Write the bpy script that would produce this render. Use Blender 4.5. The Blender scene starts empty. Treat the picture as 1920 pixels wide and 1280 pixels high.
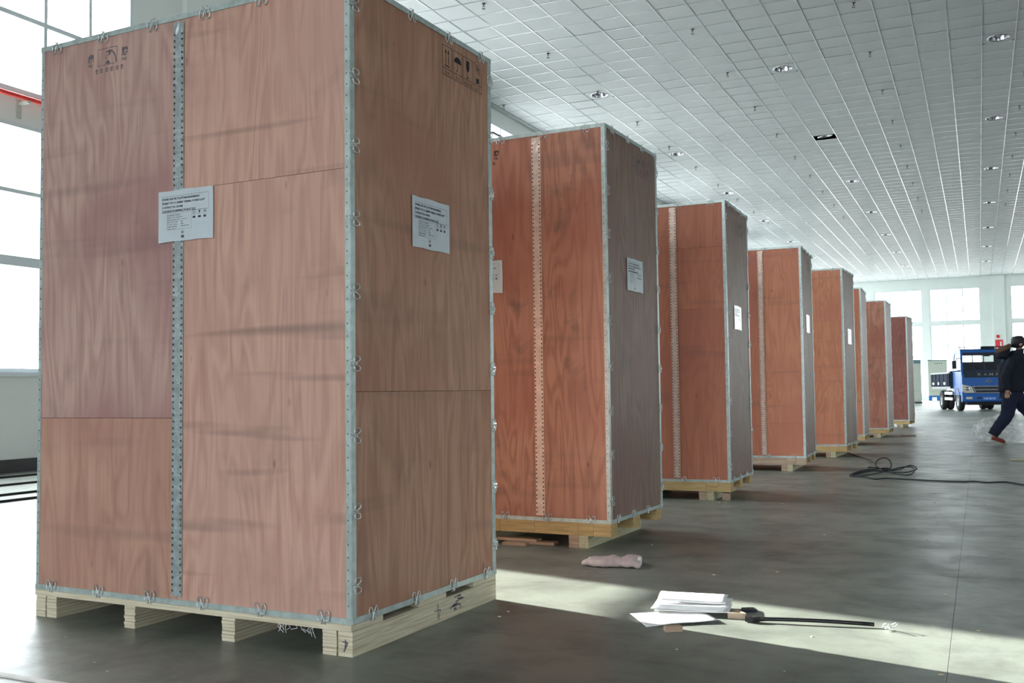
import bpy, bmesh, math, random
from mathutils import Vector, Matrix, noise

rnd = random.Random(7)
scene = bpy.context.scene
COL = scene.collection

# ------------------------------------------------------------------ camera
CAM_H = 0.9
YAW, PITCH, ROLL, FPX = 0.43553755, 0.0490951, -0.01200427, 1879.238
cf = Vector((-math.sin(YAW) * math.cos(PITCH), math.cos(YAW) * math.cos(PITCH), math.sin(PITCH)))
cr0 = Vector((math.cos(YAW), math.sin(YAW), 0))
cu0 = cr0.cross(cf)
cR = math.cos(ROLL) * cr0 + math.sin(ROLL) * cu0
cU = -math.sin(ROLL) * cr0 + math.cos(ROLL) * cu0
cam_data = bpy.data.cameras.new('camera')
cam = bpy.data.objects.new('camera', cam_data)
COL.objects.link(cam)
cam.matrix_world = Matrix(((cR.x, cU.x, -cf.x, 0), (cR.y, cU.y, -cf.y, 0), (cR.z, cU.z, -cf.z, CAM_H), (0, 0, 0, 1)))
cam_data.sensor_width = 36
cam_data.lens = FPX / 1920 * 36
cam_data.clip_end = 300
cam_data.clip_start = 0.05
scene.camera = cam

# ------------------------------------------------------------------ world, sun, exposure
world = bpy.data.worlds.new('sky')
scene.world = world
world.use_nodes = True
wt = world.node_tree
bg = wt.nodes['Background']
bg.inputs[1].default_value = 11.5
# overcast: white sky above the horizon, greyer ground below it
_tc = wt.nodes.new('ShaderNodeTexCoord')
_sx = wt.nodes.new('ShaderNodeSeparateXYZ')
_rp = wt.nodes.new('ShaderNodeValToRGB')
wt.links.new(_tc.outputs['Generated'], _sx.inputs[0])
wt.links.new(_sx.outputs['Z'], _rp.inputs[0])
_e = _rp.color_ramp.elements
_e[0].position, _e[0].color = 0.0, (0.38, 0.38, 0.37, 1)
_e[1].position, _e[1].color = 0.02, (0.53, 0.56, 0.58, 1)
for _p, _v in ((0.25, 0.86), (0.5, 1.15), (1.0, 1.6)):
    _n = _e.new(_p)
    _n.color = (_v * 0.93, _v * 0.98, _v, 1)
wt.links.new(_rp.outputs[0], bg.inputs[0])
# spot added to stand in for low winter sun, aimed through two clear panes
SUN_DIR = Vector((0.9665, -0.2566, -math.tan(math.radians(20)))).normalized()
sun_data = bpy.data.lights.new('sun_beam', 'SPOT')
sun_data.energy = 1050000.0
sun_data.color = (1.0, 0.97, 0.88)
sun_data.shadow_soft_size = 0.22
sun_data.spot_size = math.radians(4.1)
sun_data.spot_blend = 0.1
sun = bpy.data.objects.new('sun_beam', sun_data)
COL.objects.link(sun)
sun.location = Vector((-10.5, 6.0, 2.95)) - SUN_DIR * 46
sun.rotation_euler = SUN_DIR.to_track_quat('-Z', 'Y').to_euler()


def portal(x, y, z, sx, sz, rot):
    """tells the renderer where daylight enters; sheds no light of its own"""
    d = bpy.data.lights.new('window_portal', 'AREA')
    d.shape = 'RECTANGLE'
    d.size, d.size_y = sx, sz
    d.cycles.is_portal = True
    o = bpy.data.objects.new('window_portal', d)
    COL.objects.link(o)
    o.location = (x, y, z)
    o.rotation_euler = rot


for _k in range(0, 8):
    _y = 4.6 + 8.4 * _k + 2.8
    portal(-10.8, _y, 4.3, 6.22, 5.6, (0, -math.pi / 2, 0))
    if _k == 0 or _k > 2:
        portal(16.3, _y, 2.7, 3.05, 5.6, (0, math.pi / 2, 0))
portal(0.9, 70.05, 3.72, 21.6, 6.8, (-math.pi / 2, 0, 0))
portal(0.2, -14.4, 3.72, 16.4, 6.8, (math.pi / 2, 0, 0))
scene.view_settings.view_transform = 'Standard'
scene.view_settings.look = 'None'
scene.view_settings.gamma = 1
scene.view_settings.use_curve_mapping = False
scene.view_settings.exposure = 0.40
try:
    scene.cycles.max_bounces = 10
    scene.cycles.diffuse_bounces = 6
    scene.cycles.transparent_max_bounces = 12
except Exception:
    pass


# ------------------------------------------------------------------ helpers
def s2l(c):
    out = []
    for v in c:
        v = v / 255.0
        out.append(v / 12.92 if v <= 0.04045 else ((v + 0.055) / 1.055) ** 2.4)
    return tuple(out) + (1.0,)


def link(o):
    COL.objects.link(o)
    return o


def tag(o, label=None, cat=None, group=None, kind=None):
    if label:
        o['label'] = label
    if cat:
        o['category'] = cat
    if group:
        o['group'] = group
    if kind:
        o['kind'] = kind
    return o


def empty(name, loc=(0, 0, 0), rz=0.0, parent=None):
    o = bpy.data.objects.new(name, None)
    o.empty_display_size = 0.1
    o.location = loc
    o.rotation_euler = (0, 0, rz)
    if parent:
        o.parent = parent
    return link(o)


class MB:
    """collects geometry and links it as one mesh object"""

    def __init__(self):
        self.v = []
        self.f = []
        self.m = []
        self.sm = []

    def add(self, vs, fs, mi=0, smooth=False):
        b = len(self.v)
        self.v += [tuple(x) for x in vs]
        for q in fs:
            self.f.append(tuple(b + i for i in q))
            self.m.append(mi)
            self.sm.append(smooth)
        return self

    def box(self, x0, x1, y0, y1, z0, z1, mi=0):
        vs = [(x0, y0, z0), (x1, y0, z0), (x1, y1, z0), (x0, y1, z0), (x0, y0, z1), (x1, y0, z1), (x1, y1, z1), (x0, y1, z1)]
        return self.add(vs, [(0, 3, 2, 1), (4, 5, 6, 7), (0, 1, 5, 4), (1, 2, 6, 5), (2, 3, 7, 6), (3, 0, 4, 7)], mi)

    def prism(self, poly, lo, hi, axis='y', mi=0, smooth=False):
        """poly: list of 2D points, extruded along axis"""
        n = len(poly)

        def P(a, b, t):
            return {'x': (t, a, b), 'y': (a, t, b), 'z': (a, b, t)}[axis]
        vs = [P(a, b, lo) for a, b in poly] + [P(a, b, hi) for a, b in poly]
        fs = [tuple(range(n))[::-1], tuple(range(n, 2 * n))]
        self.add(vs, fs, mi)
        b = len(self.v) - 2 * n
        for i in range(n):
            j = (i + 1) % n
            self.f.append((b + i, b + j, b + n + j, b + n + i))
            self.m.append(mi)
            self.sm.append(smooth)
        return self

    def tube(self, pts, r, sides=6, closed=False, mi=0, smooth=True, rs=None):
        pts = [Vector(p) for p in pts]
        n = len(pts)
        vs, fs = [], []
        up = Vector((0, 0, 1))
        prev = None
        for i, p in enumerate(pts):
            if closed:
                t = pts[(i + 1) % n] - pts[i - 1]
            else:
                t = pts[min(i + 1, n - 1)] - pts[max(i - 1, 0)]
            if t.length < 1e-9:
                t = Vector((1, 0, 0))
            t.normalize()
            if prev is None:
                a = t.cross(up)
                if a.length < 0.1:
                    a = t.cross(Vector((1, 0, 0)))
            else:
                a = prev - t * prev.dot(t)
                if a.length < 1e-4:
                    a = t.cross(up)
            a.normalize()
            prev = a
            b = t.cross(a)
            rr = rs[i] if rs else r
            for k in range(sides):
                th = 2 * math.pi * k / sides
                vs.append(p + a * (rr * math.cos(th)) + b * (rr * math.sin(th)))
        m = n if closed else n - 1
        for i in range(m):
            j = (i + 1) % n
            for k in range(sides):
                l = (k + 1) % sides
                fs.append((i * sides + k, i * sides + l, j * sides + l, j * sides + k))
        if not closed:
            fs.append(tuple(range(sides))[::-1])
            fs.append(tuple((n - 1) * sides + k for k in range(sides)))
        return self.add(vs, fs, mi, smooth)

    def lathe(self, prof, c, axis='z', seg=20, mi=0, smooth=True):
        vs, fs = [], []
        n = len(prof)
        for k in range(seg):
            th = 2 * math.pi * k / seg
            for r, h in prof:
                a, b = r * math.cos(th), r * math.sin(th)
                if axis == 'z':
                    vs.append((c[0] + a, c[1] + b, c[2] + h))
                elif axis == 'x':
                    vs.append((c[0] + h, c[1] + a, c[2] + b))
                else:
                    vs.append((c[0] + b, c[1] + h, c[2] + a))
        for k in range(seg):
            l = (k + 1) % seg
            for i in range(n - 1):
                fs.append((k * n + i, l * n + i, l * n + i + 1, k * n + i + 1))
        return self.add(vs, fs, mi, smooth)

    def mesh(self, name, mats):
        me = bpy.data.meshes.new(name)
        me.from_pydata(self.v, [], self.f)
        if not isinstance(mats, (list, tuple)):
            mats = [mats]
        for m in mats:
            me.materials.append(m)
        me.polygons.foreach_set('material_index', self.m)
        me.polygons.foreach_set('use_smooth', self.sm)
        me.update()
        return me

    def build(self, name, mats, parent=None, loc=None, rz=None):
        return inst(name, self.mesh(name, mats), parent, loc, rz)


def inst(name, me, parent=None, loc=None, rz=None):
    o = bpy.data.objects.new(name, me)
    if loc is not None:
        o.location = loc
    if rz is not None:
        o.rotation_euler = (0, 0, rz)
    if parent:
        o.parent = parent
    return link(o)


def bevel(o, w=0.003, seg=2):
    m = o.modifiers.new('bevel', 'BEVEL')
    m.width = w
    m.segments = seg
    m.limit_method = 'ANGLE'
    return o


def copy_tree(o, parent=None):
    c = o.copy()
    COL.objects.link(c)
    if parent:
        c.parent = parent
    for ch in list(o.children):
        copy_tree(ch, c)
    return c


# ------------------------------------------------------------------ materials
class NT:
    def __init__(self, name):
        self.mat = bpy.data.materials.new(name)
        self.mat.use_nodes = True
        self.t = self.mat.node_tree
        self.t.nodes.clear()
        self.out = self.n('ShaderNodeOutputMaterial')

    def n(self, typ, **kw):
        nd = self.t.nodes.new(typ)
        for k, v in kw.items():
            if k.startswith('i_'):
                key = k[2:]
                key = int(key) if key.isdigit() else key.replace('_', ' ')
                nd.inputs[key].default_value = v
            else:
                setattr(nd, k, v)
        return nd

    def l(self, a, b):
        self.t.links.new(a, b)

    def ramp(self, src, stops):
        r = self.n('ShaderNodeValToRGB')
        e = r.color_ramp.elements
        e[0].position, e[0].color = stops[0]
        e[1].position, e[1].color = stops[-1]
        for p, c in stops[1:-1]:
            x = e.new(p)
            x.color = c
        self.l(src, r.inputs[0])
        return r.outputs[0]

    def mix(self, fac, a, b, mode='MIX'):
        m = self.n('ShaderNodeMix', data_type='RGBA', blend_type=mode)
        for sock, v in ((0, fac), (6, a), (7, b)):
            if isinstance(v, (int, float, tuple)):
                m.inputs[sock].default_value = v
            else:
                self.l(v, m.inputs[sock])
        return m.outputs[2]

    def math(self, op, a, b=0.0, c=None):
        m = self.n('ShaderNodeMath', operation=op)
        for i, v in enumerate((a, b) if c is None else (a, b, c)):
            if isinstance(v, (int, float)):
                m.inputs[i].default_value = v
            else:
                self.l(v, m.inputs[i])
        return m.outputs[0]

    def coords(self, scale=(1, 1, 1), rand=0.0, kind='Object', rot=(0, 0, 0)):
        tc = self.n('ShaderNodeTexCoord')
        mp = self.n('ShaderNodeMapping')
        mp.inputs['Scale'].default_value = scale
        mp.inputs['Rotation'].default_value = rot
        src = tc.outputs[kind]
        if rand:
            oi = self.n('ShaderNodeObjectInfo')
            sc = self.n('ShaderNodeVectorMath', operation='SCALE')
            sc.inputs[0].default_value = (rand, rand * 0.7, rand * 1.3)
            self.l(oi.outputs['Random'], sc.inputs['Scale'])
            ad = self.n('ShaderNodeVectorMath', operation='ADD')
            self.l(src, ad.inputs[0])
            self.l(sc.outputs[0], ad.inputs[1])
            src = ad.outputs[0]
        self.l(src, mp.inputs[0])
        return mp.outputs[0]

    def noise(self, vec, scale=5, detail=4, rough=0.55, dist=0.0):
        n = self.n('ShaderNodeTexNoise')
        n.inputs['Scale'].default_value = scale
        n.inputs['Detail'].default_value = detail
        n.inputs['Roughness'].default_value = rough
        n.inputs['Distortion'].default_value = dist
        self.l(vec, n.inputs['Vector'])
        return n.outputs[0]

    def bsdf(self, color=None, rough=0.5, metal=0.0, spec=0.5, bump=None, bstr=0.2, bdist=0.01, **kw):
        b = self.n('ShaderNodeBsdfPrincipled')
        for sock, v in (('Base Color', color), ('Roughness', rough), ('Metallic', metal), ('Specular IOR Level', spec)):
            if v is None:
                continue
            if isinstance(v, (int, float, tuple)):
                b.inputs[sock].default_value = v
            else:
                self.l(v, b.inputs[sock])
        for k, v in kw.items():
            b.inputs[k.replace('_', ' ')].default_value = v
        if bump is not None:
            bn = self.n('ShaderNodeBump')
            bn.inputs['Strength'].default_value = bstr
            bn.inputs['Distance'].default_value = bdist
            self.l(bump, bn.inputs['Height'])
            self.l(bn.outputs[0], b.inputs['Normal'])
        self.l(b.outputs[0], self.out.inputs[0])
        return self.mat


def plain(name, rgb, rough=0.5, metal=0.0, spec=0.5, var=0.06, scale=8.0):
    m = NT(name)
    c = s2l(rgb)
    d = tuple(max(0.0, x * (1 - 3 * var)) for x in c[:3]) + (1,)
    n = m.noise(m.coords(rand=3.0), scale, 3)
    col = m.ramp(n, [(0.3, d), (0.65, c)])
    return m.bsdf(col, rough, metal, spec)


def plywood(name, light, dark, tint, stain=0.35, bands=0.3, rough=0.5, spec=0.4, rings_w=0.17):
    """rotary cut veneer: grain runs along z, cathedral figure, smudges"""
    m = NT(name)
    L, D, T = s2l(light), s2l(dark), s2l(tint)
    v = m.coords((1, 1, 1), rand=9.0)
    # broad figure
    mp = m.n('ShaderNodeMapping')
    mp.inputs['Scale'].default_value = (3.4, 3.4, 0.55)
    m.l(v, mp.inputs[0])
    fig = m.noise(mp.outputs[0], 1.6, 2.0, 0.5, 0.6)
    rings = m.math('SINE', m.math('MULTIPLY', fig, 62.0))
    rings = m.math('MULTIPLY_ADD', rings, 0.5, 0.5)
    # fine fibres
    mp2 = m.n('ShaderNodeMapping')
    mp2.inputs['Scale'].default_value = (170, 170, 4.5)
    m.l(v, mp2.inputs[0])
    fib = m.noise(mp2.outputs[0], 1.0, 3.0, 0.6)
    mp2b = m.n('ShaderNodeMapping')
    mp2b.inputs['Scale'].default_value = (28, 28, 0.9)
    m.l(v, mp2b.inputs[0])
    fib2 = m.noise(mp2b.outputs[0], 1.0, 3.0, 0.55)
    g = m.math('ADD', m.math('MULTIPLY', rings, rings_w), m.math('ADD', m.math('MULTIPLY', fib, 0.48), m.math('MULTIPLY', fib2, 0.45)))
    col = m.ramp(g, [(0.30, D), (0.68, L)])
    # broad colour drift
    drift = m.noise(v, 1.5, 2, 0.5, 0.3)
    col = m.mix(m.ramp(drift, [(0.42, (0, 0, 0, 1)), (0.68, (0.8, 0.8, 0.8, 1))]), col, T)
    # horizontal smudges from strapping and handling
    mp3 = m.n('ShaderNodeMapping')
    mp3.inputs['Scale'].default_value = (0.7, 0.7, 9.0)
    m.l(v, mp3.inputs[0])
    sm = m.noise(mp3.outputs[0], 1.0, 2, 0.5, 0.2)
    grey = (0.10, 0.085, 0.08, 1)
    col = m.mix(m.ramp(sm, [(0.60, (0, 0, 0, 1)), (0.72, (bands, bands, bands, 1))]), col, grey)
    bl = m.noise(v, 4.0, 5, 0.6, 0.4)
    col = m.mix(m.ramp(bl, [(0.58, (0, 0, 0, 1)), (0.80, (stain, stain, stain, 1))]), col, grey)
    # small red-brown knots
    kv = m.n('ShaderNodeMapping')
    kv.inputs['Scale'].default_value = (7, 7, 3.0)
    m.l(v, kv.inputs[0])
    vo = m.n('ShaderNodeTexVoronoi')
    vo.inputs['Scale'].default_value = 1.0
    m.l(kv.outputs[0], vo.inputs['Vector'])
    col = m.mix(m.ramp(vo.outputs['Distance'], [(0.02, (0.55, 0.55, 0.55, 1)), (0.075, (0, 0, 0, 1))]), col, s2l((104, 52, 42)))
    rr = m.math('MULTIPLY_ADD', fib2, 0.18, rough - 0.09)
    return m.bsdf(col, rr, 0.0, spec, bump=g, bstr=0.12, bdist=0.002)


def steel(name, rgb=(206, 220, 219), rough=0.36, bstr=0.15, bs=14, metal=0.45):
    m = NT(name)
    c = s2l(rgb)
    v = m.coords(rand=4.0)
    n = m.noise(v, 30, 3)
    d = tuple(x * 0.72 for x in c[:3]) + (1,)
    col = m.ramp(n, [(0.3, d), (0.7, c)])
    n2 = m.noise(v, bs, 2)
    r = m.math('MULTIPLY_ADD', n, 0.2, rough - 0.1)
    return m.bsdf(col, r, metal, 0.5, bump=n2, bstr=bstr, bdist=0.004)


def lumber(name, light, dark, scale=(60, 1.5, 60), rough=0.65, lines=None):
    """sawn or laminated wood; lines = (axis scale vector) for ply lines"""
    m = NT(name)
    v = m.coords((1, 1, 1), rand=5.0)
    mp = m.n('ShaderNodeMapping')
    mp.inputs['Scale'].default_value = scale
    m.l(v, mp.inputs[0])
    n = m.noise(mp.outputs[0], 1.0, 4, 0.6, 0.3)
    col = m.ramp(n, [(0.3, s2l(dark)), (0.62, s2l(light))])
    b = m.noise(v, 6, 3)
    col = m.mix(m.ramp(b, [(0.5, (0, 0, 0, 1)), (0.8, (0.35, 0.35, 0.35, 1))]), col, s2l(dark))
    return m.bsdf(col, rough, 0, 0.3, bump=n, bstr=0.25, bdist=0.003)


M = {}
M['steel'] = steel('galvanised_steel')
M['steel_strip'] = steel('crumpled_steel_strip', (206, 216, 220), 0.26, 0.12, 40, 0.6)
M['wire'] = steel('spring_wire', (226, 232, 232), 0.25, 0.05)
M['steel_warm'] = steel('warm_steel_strip', (236, 208, 194), 0.36, 0.1, 40, 0.35)  # pinkish reflected glare on the galvanised strip, put into its colour
M['hole'] = plain('punched_hole', (42, 40, 42), 0.6)
M['ink'] = plain('stencil_ink', (30, 28, 32), 0.7, var=0.1, scale=60)
M['ink_faded'] = plain('faded_stencil_ink', (108, 100, 106), 0.7, var=0.1, scale=40)
M['pen'] = plain('blue_pen', (52, 50, 92), 0.7)
M['print'] = plain('printer_toner', (70, 74, 86), 0.6, var=0.02)
M['lvl'] = lumber('laminated_pine', (226, 217, 196), (192, 178, 150), (3, 3, 160))
M['lvl_side'] = lumber('laminated_pine_side', (224, 215, 192), (172, 158, 130), (3, 4, 190))
M['pine'] = lumber('sawn_pine', (206, 178, 128), (172, 140, 92), (4, 60, 60))
M['pine_pale'] = lumber('pale_sawn_pine', (204, 198, 168), (178, 168, 134), (40, 2, 40))
M['offcut'] = lumber('pinkish_offcut', (198, 174, 152), (160, 134, 116), (3, 60, 60))
M['paper_film'] = plain('label_paper_in_film', (205, 214, 222), 0.22, spec=0.6, var=0.02)
M['paper'] = plain('white_paper', (238, 238, 240), 0.6, var=0.01)

# floor
def make_floor():
    m = NT('painted_concrete_floor')
    v = m.coords((1, 1, 1), kind='Object')
    n1 = m.noise(v, 0.35, 5, 0.6, 0.4)
    n2 = m.noise(v, 3.0, 6, 0.65, 0.3)
    n3 = m.noise(v, 40, 3, 0.6)
    col = m.ramp(n1, [(0.3, s2l((106, 112, 106))), (0.7, s2l((142, 148, 139)))])
    col = m.mix(m.ramp(n2, [(0.44, (0, 0, 0, 1)), (0.68, (0.75, 0.75, 0.75, 1))]), col, s2l((86, 90, 85)))
    sp = m.ramp(n3, [(0.70, (0, 0, 0, 1)), (0.78, (0.35, 0.35, 0.35, 1))])
    col = m.mix(sp, col, s2l((150, 152, 144)))
    # scuffs
    mp = m.n('ShaderNodeMapping')
    mp.inputs['Scale'].default_value = (0.7, 6.0, 1)
    mp.inputs['Rotation'].default_value = (0, 0, 0.5)
    m.l(v, mp.inputs[0])
    n4 = m.noise(mp.outputs[0], 1.4, 6, 0.7, 0.5)
    col = m.mix(m.ramp(n4, [(0.60, (0, 0, 0, 1)), (0.75, (0.4, 0.4, 0.4, 1))]), col, s2l((58, 60, 58)))
    rough = m.math('ADD', m.math('MULTIPLY', n2, 0.30), m.math('MULTIPLY_ADD', n4, 0.16, 0.17))
    return m.bsdf(col, rough, 0, 0.5, bump=m.math('ADD', m.math('MULTIPLY', n2, 1.0), m.math('MULTIPLY', n3, 0.25)), bstr=0.10, bdist=0.006)


M['floor'] = make_floor()
M['joint'] = plain('floor_joint_filler', (40, 42, 42), 0.8)
M['wall'] = plain('white_wall_paint', (224, 230, 228), 0.6, var=0.015, scale=1.5)
M['skirting'] = plain('dark_skirting_tile', (62, 64, 68), 0.35)
M['tile'] = plain('ceiling_board', (172, 177, 179), 0.75, var=0.012, scale=2.5)
M['bar'] = plain('white_ceiling_bar', (162, 168, 169), 0.22, spec=0.7, var=0.005)
M['frame'] = plain('white_window_frame', (212, 222, 228), 0.4, var=0.01)
M['dark_void'] = plain('dark_plenum', (26, 27, 30), 0.9)
M['chrome'] = steel('lamp_reflector', (195, 195, 205), 0.16, 0.05, 14, 1.0)
M['lamp_glass'] = plain('unlit_lamp', (225, 225, 220), 0.3, var=0.01)
M['sprinkler'] = plain('dark_sprinkler_metal', (70, 72, 74), 0.4, 0.6)
M['red_paint'] = plain('red_paint', (205, 52, 46), 0.45)
M['red_sign'] = plain('red_sign_face', (226, 60, 76), 0.5)
M['white_mark'] = plain('white_marking', (238, 236, 232), 0.6)
M['cream_line'] = plain('cream_floor_paint', (232, 226, 196), 0.5)
M['black_rubber'] = plain('black_rubber', (30, 31, 34), 0.55)
M['black_metal'] = plain('black_painted_metal', (34, 33, 36), 0.35, 0.3)
M['cable'] = plain('black_cable', (38, 42, 50), 0.5)
M['cab_grey'] = plain('grey_cabinet_paint', (186, 192, 182), 0.45, var=0.015)
M['cab_blue'] = plain('blue_pallet_paint', (38, 110, 196), 0.5)
M['cab_teal'] = plain('teal_cabinet_band', (90, 128, 140), 0.5)
M['truck_blue'] = plain('blue_truck_paint', (40, 92, 164), 0.3, var=0.03)
M['truck_dark'] = plain('dark_truck_trim', (40, 46, 58), 0.4)
M['truck_grey'] = plain('grey_truck_metal', (150, 152, 156), 0.4, 0.4)
M['headlamp'] = plain('headlamp_lens', (196, 190, 178), 0.15, spec=0.8)
M['bed_dark'] = plain('dark_bed_panel', (44, 50, 66), 0.85, spec=0.15)
M['tyre'] = plain('tyre_rubber', (34, 34, 37), 0.75)
M['jacket'] = plain('dark_navy_jacket', (38, 42, 56), 0.8, spec=0.2)
M['jeans'] = plain('dark_blue_jeans', (40, 46, 68), 0.85, spec=0.2)
M['fur'] = plain('brown_fur_trim', (122, 98, 84), 0.95, spec=0.1, var=0.12, scale=60)
M['skin'] = plain('skin', (196, 156, 132), 0.55)
M['hair'] = plain('black_hair', (26, 24, 30), 0.6)
M['shoe'] = plain('red_brown_shoe', (128, 52, 48), 0.6)
M['sole'] = plain('pale_shoe_sole', (170, 150, 140), 0.7)
M['cloth'] = plain('pink_grey_cloth', (200, 184, 184), 0.9, spec=0.1, var=0.08, scale=30)


def glass_mat():
    m = NT('clear_window_glass')
    tr = m.n('ShaderNodeBsdfTransparent')
    tr.inputs[0].default_value = (0.93, 0.96, 0.96, 1)
    gl = m.n('ShaderNodeBsdfGlossy')
    gl.inputs['Roughness'].default_value = 0.03
    fr = m.n('ShaderNodeFresnel')
    fr.inputs[0].default_value = 1.45
    mx = m.n('ShaderNodeMixShader')
    m.l(fr.outputs[0], mx.inputs[0])
    m.l(tr.outputs[0], mx.inputs[1])
    m.l(gl.outputs[0], mx.inputs[2])
    m.l(mx.outputs[0], m.out.inputs[0])
    return m.mat


def beam_stop_mat():  # for added panes that keep the spot out, not for real glazing
    m = NT('frosted_white_window_glass')
    tl = m.n('ShaderNodeBsdfTranslucent')
    tl.inputs[0].default_value = (0.62, 0.655, 0.68, 1)
    gl = m.n('ShaderNodeBsdfGlossy')
    gl.inputs['Roughness'].default_value = 0.1
    gl.inputs[0].default_value = (0.9, 0.9, 0.9, 1)
    mx = m.n('ShaderNodeMixShader')
    mx.inputs[0].default_value = 0.05
    m.l(tl.outputs[0], mx.inputs[1])
    m.l(gl.outputs[0], mx.inputs[2])
    m.l(mx.outputs[0], m.out.inputs[0])
    return m.mat


def sheet_mat():
    m = NT('clear_plastic_sheet')
    tr = m.n('ShaderNodeBsdfTransparent')
    df = m.n('ShaderNodeBsdfPrincipled')
    df.inputs['Base Color'].default_value = (0.85, 0.88, 0.88, 1)
    df.inputs['Roughness'].default_value = 0.2
    mx = m.n('ShaderNodeMixShader')
    v = m.coords()
    n = m.noise(v, 9, 4)
    m.l(m.ramp(n, [(0.3, (0.18, 0.18, 0.18, 1)), (0.7, (0.52, 0.52, 0.52, 1))]), mx.inputs[0])
    m.l(tr.outputs[0], mx.inputs[1])
    m.l(df.outputs[0], mx.inputs[2])
    m.l(mx.outputs[0], m.out.inputs[0])
    return m.mat


M['glass'] = glass_mat()
M['film'] = beam_stop_mat()
M['sheet'] = sheet_mat()

# ------------------------------------------------------------------ the hall
XL, XR, YB, YF, ZC, ZR = -10.5, 16.0, -14.0, 69.7, 7.77, 8.5
LO0, LO1, UP0, UP1 = 1.19, 4.22, 4.60, 7.40
BAY, WW, WY0 = 8.4, 5.6, 4.6
wins = [(WY0 + BAY * k, WY0 + BAY * k + WW) for k in range(0, 8)]

# floor: filler below, slabs as parts
fl = MB().box(XL - 0.3, XR + 0.3, YB - 0.3, YF + 0.3, -0.25, -0.006).build('floor', M['joint'])
tag(fl, kind='structure')
xs = [XL] + [x for x in [-0.12 + 3.76 * k for k in range(-2, 4)]] + [XR]
ys = [YB] + [5.2 + 6.0 * k for k in range(-3, 11)] + [YF]
for i in range(len(xs) - 1):
    for j in range(len(ys) - 1):
        g = 0.0018
        gx = 0.0007
        MB().box(xs[i] + gx, xs[i + 1] - gx, ys[j] + g, ys[j + 1] - g, -0.006, 0.0).build('floor_slab', M['floor'], fl)

# left wall with window openings
w = MB()
edges = [YB - 0.25]
for a, b in wins:
    edges += [a, b]
edges.append(YF + 0.25)
for k in range(0, len(edges), 2):
    w.box(XL - 0.25, XL, edges[k], edges[k + 1], 0, ZR)
for a, b in wins:
    w.box(XL - 0.25, XL, a, b, 0, LO0)
    w.box(XL - 0.25, XL, a, b, LO1, UP0)
    w.box(XL - 0.25, XL, a, b, UP1, ZR)
for k in range(len(wins)):
    yc = wins[k][1] + 0.95
    w.box(XL, XL + 0.10, yc, yc + 0.8, 0, ZC)
tag(w.build('wall_left', M['wall']), kind='structure')
b = MB()
b.box(XL, XL + 0.03, YB, YF, 0, 0.155)
tag(b.build('baseboard_left', M['skirting']), kind='structure')
w = MB()
rwins = [wins[0]] + wins[3:]
redges = [YB - 0.25]
for a, b in rwins:
    redges += [a, b]
redges.append(YF + 0.25)
for k in range(0, len(redges), 2):
    w.box(XR, XR + 0.25, redges[k], redges[k + 1], 0, ZR)
for a, b in rwins:
    w.box(XR, XR + 0.25, a, b, 0, LO0)
    w.box(XR, XR + 0.25, a, b, LO1, ZR)
tag(w.build('wall_right', M['wall']), kind='structure')

# windows of the left wall
pane_lo = {}


def pane_meshes():
    t = 0.008
    d = {}
    rows = {'lo': [(LO0 + .05, 2.48), (2.60, 3.365), (3.415, LO1 - .05)], 'up': [(UP0 + .05, 5.53), (5.59, 6.46), (6.52, UP1 - .05)]}
    for tier in rows:
        for r, (z0, z1) in enumerate(rows[tier]):
            for mat in ('film', 'glass'):
                me = MB().add([(0, -.325, z0), (0, .325, z0), (0, .325, z1), (0, -.325, z1)], [(0, 1, 2, 3)]).mesh('pane', M[mat])
                d[tier, r, mat] = me
    return d


PM = pane_meshes()
for k, (a, bb) in enumerate(wins):
    wn = MB()
    for z0, z1 in ((LO0, LO1), (UP0, UP1)):
        x0, x1 = XL - 0.10, XL + 0.01
        wn.box(x0, x1, a, bb, z0, z0 + .05)
        wn.box(x0, x1, a, bb, z1 - .05, z1)
        wn.box(x0, x1, a, a + .05, z0 + .05, z1 - .05)
        wn.box(x0, x1, bb - .05, bb, z0 + .05, z1 - .05)
    wn.box(XL - 0.02, XL + 0.06, a - .04, bb + .04, LO0 - .05, LO0)
    root = wn.build('window_%d' % (k + 1), M['frame'])
    tag(root, kind='structure')
    for z0, z1 in ((LO0, LO1), (UP0, UP1)):
        for c in range(1, 8):
            y = a + .7 * c
            MB().box(XL - .08, XL - .02, y - .024, y + .024, z0 + .05, z1 - .05).build('mullion', M['frame'], root)
    for z0, z1 in ((2.48, 2.60), (3.365, 3.415), (5.53, 5.59), (6.46, 6.52)):
        MB().box(XL - .085, XL - .015, a + .05, bb - .05, z0, z1).build('transom', M['frame'], root)
    for c in range(8):
        clear = abs(a - WY0) > .01 or c in (1, 2, 5, 6, 7)  # frosted columns are invented, out of view, to block the spot beside its opening
        for tier in ('lo', 'up'):
            for r in range(3):
                inst('pane', PM[tier, r, 'glass' if clear else 'film'], root, (XL - .05, a + .35 + .7 * c, 0))

# windows of the right wall (outside the picture, they light the hall)
for k, (a, bb) in enumerate(rwins):
    wn = MB()
    for z0, z1 in ((LO0, LO1),):
        x0, x1 = XR - 0.01, XR + 0.10
        wn.box(x0, x1, a, bb, z0, z0 + .05)
        wn.box(x0, x1, a, bb, z1 - .05, z1)
        for c in range(9):
            y = a + .7 * c
            wn.box(x0, x1, max(a, y - .024), min(bb, y + .024), z0 + .05, z1 - .05)
    root = wn.build('window_%d' % (31 + k), M['frame'])
    tag(root, kind='structure')
    for z0, z1 in ((LO0, LO1),):
        MB().add([(XR + .05, a, z0), (XR + .05, bb, z0), (XR + .05, bb, z1), (XR + .05, a, z1)], [(0, 1, 2, 3)]).build('pane', M['glass'], root)

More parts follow.
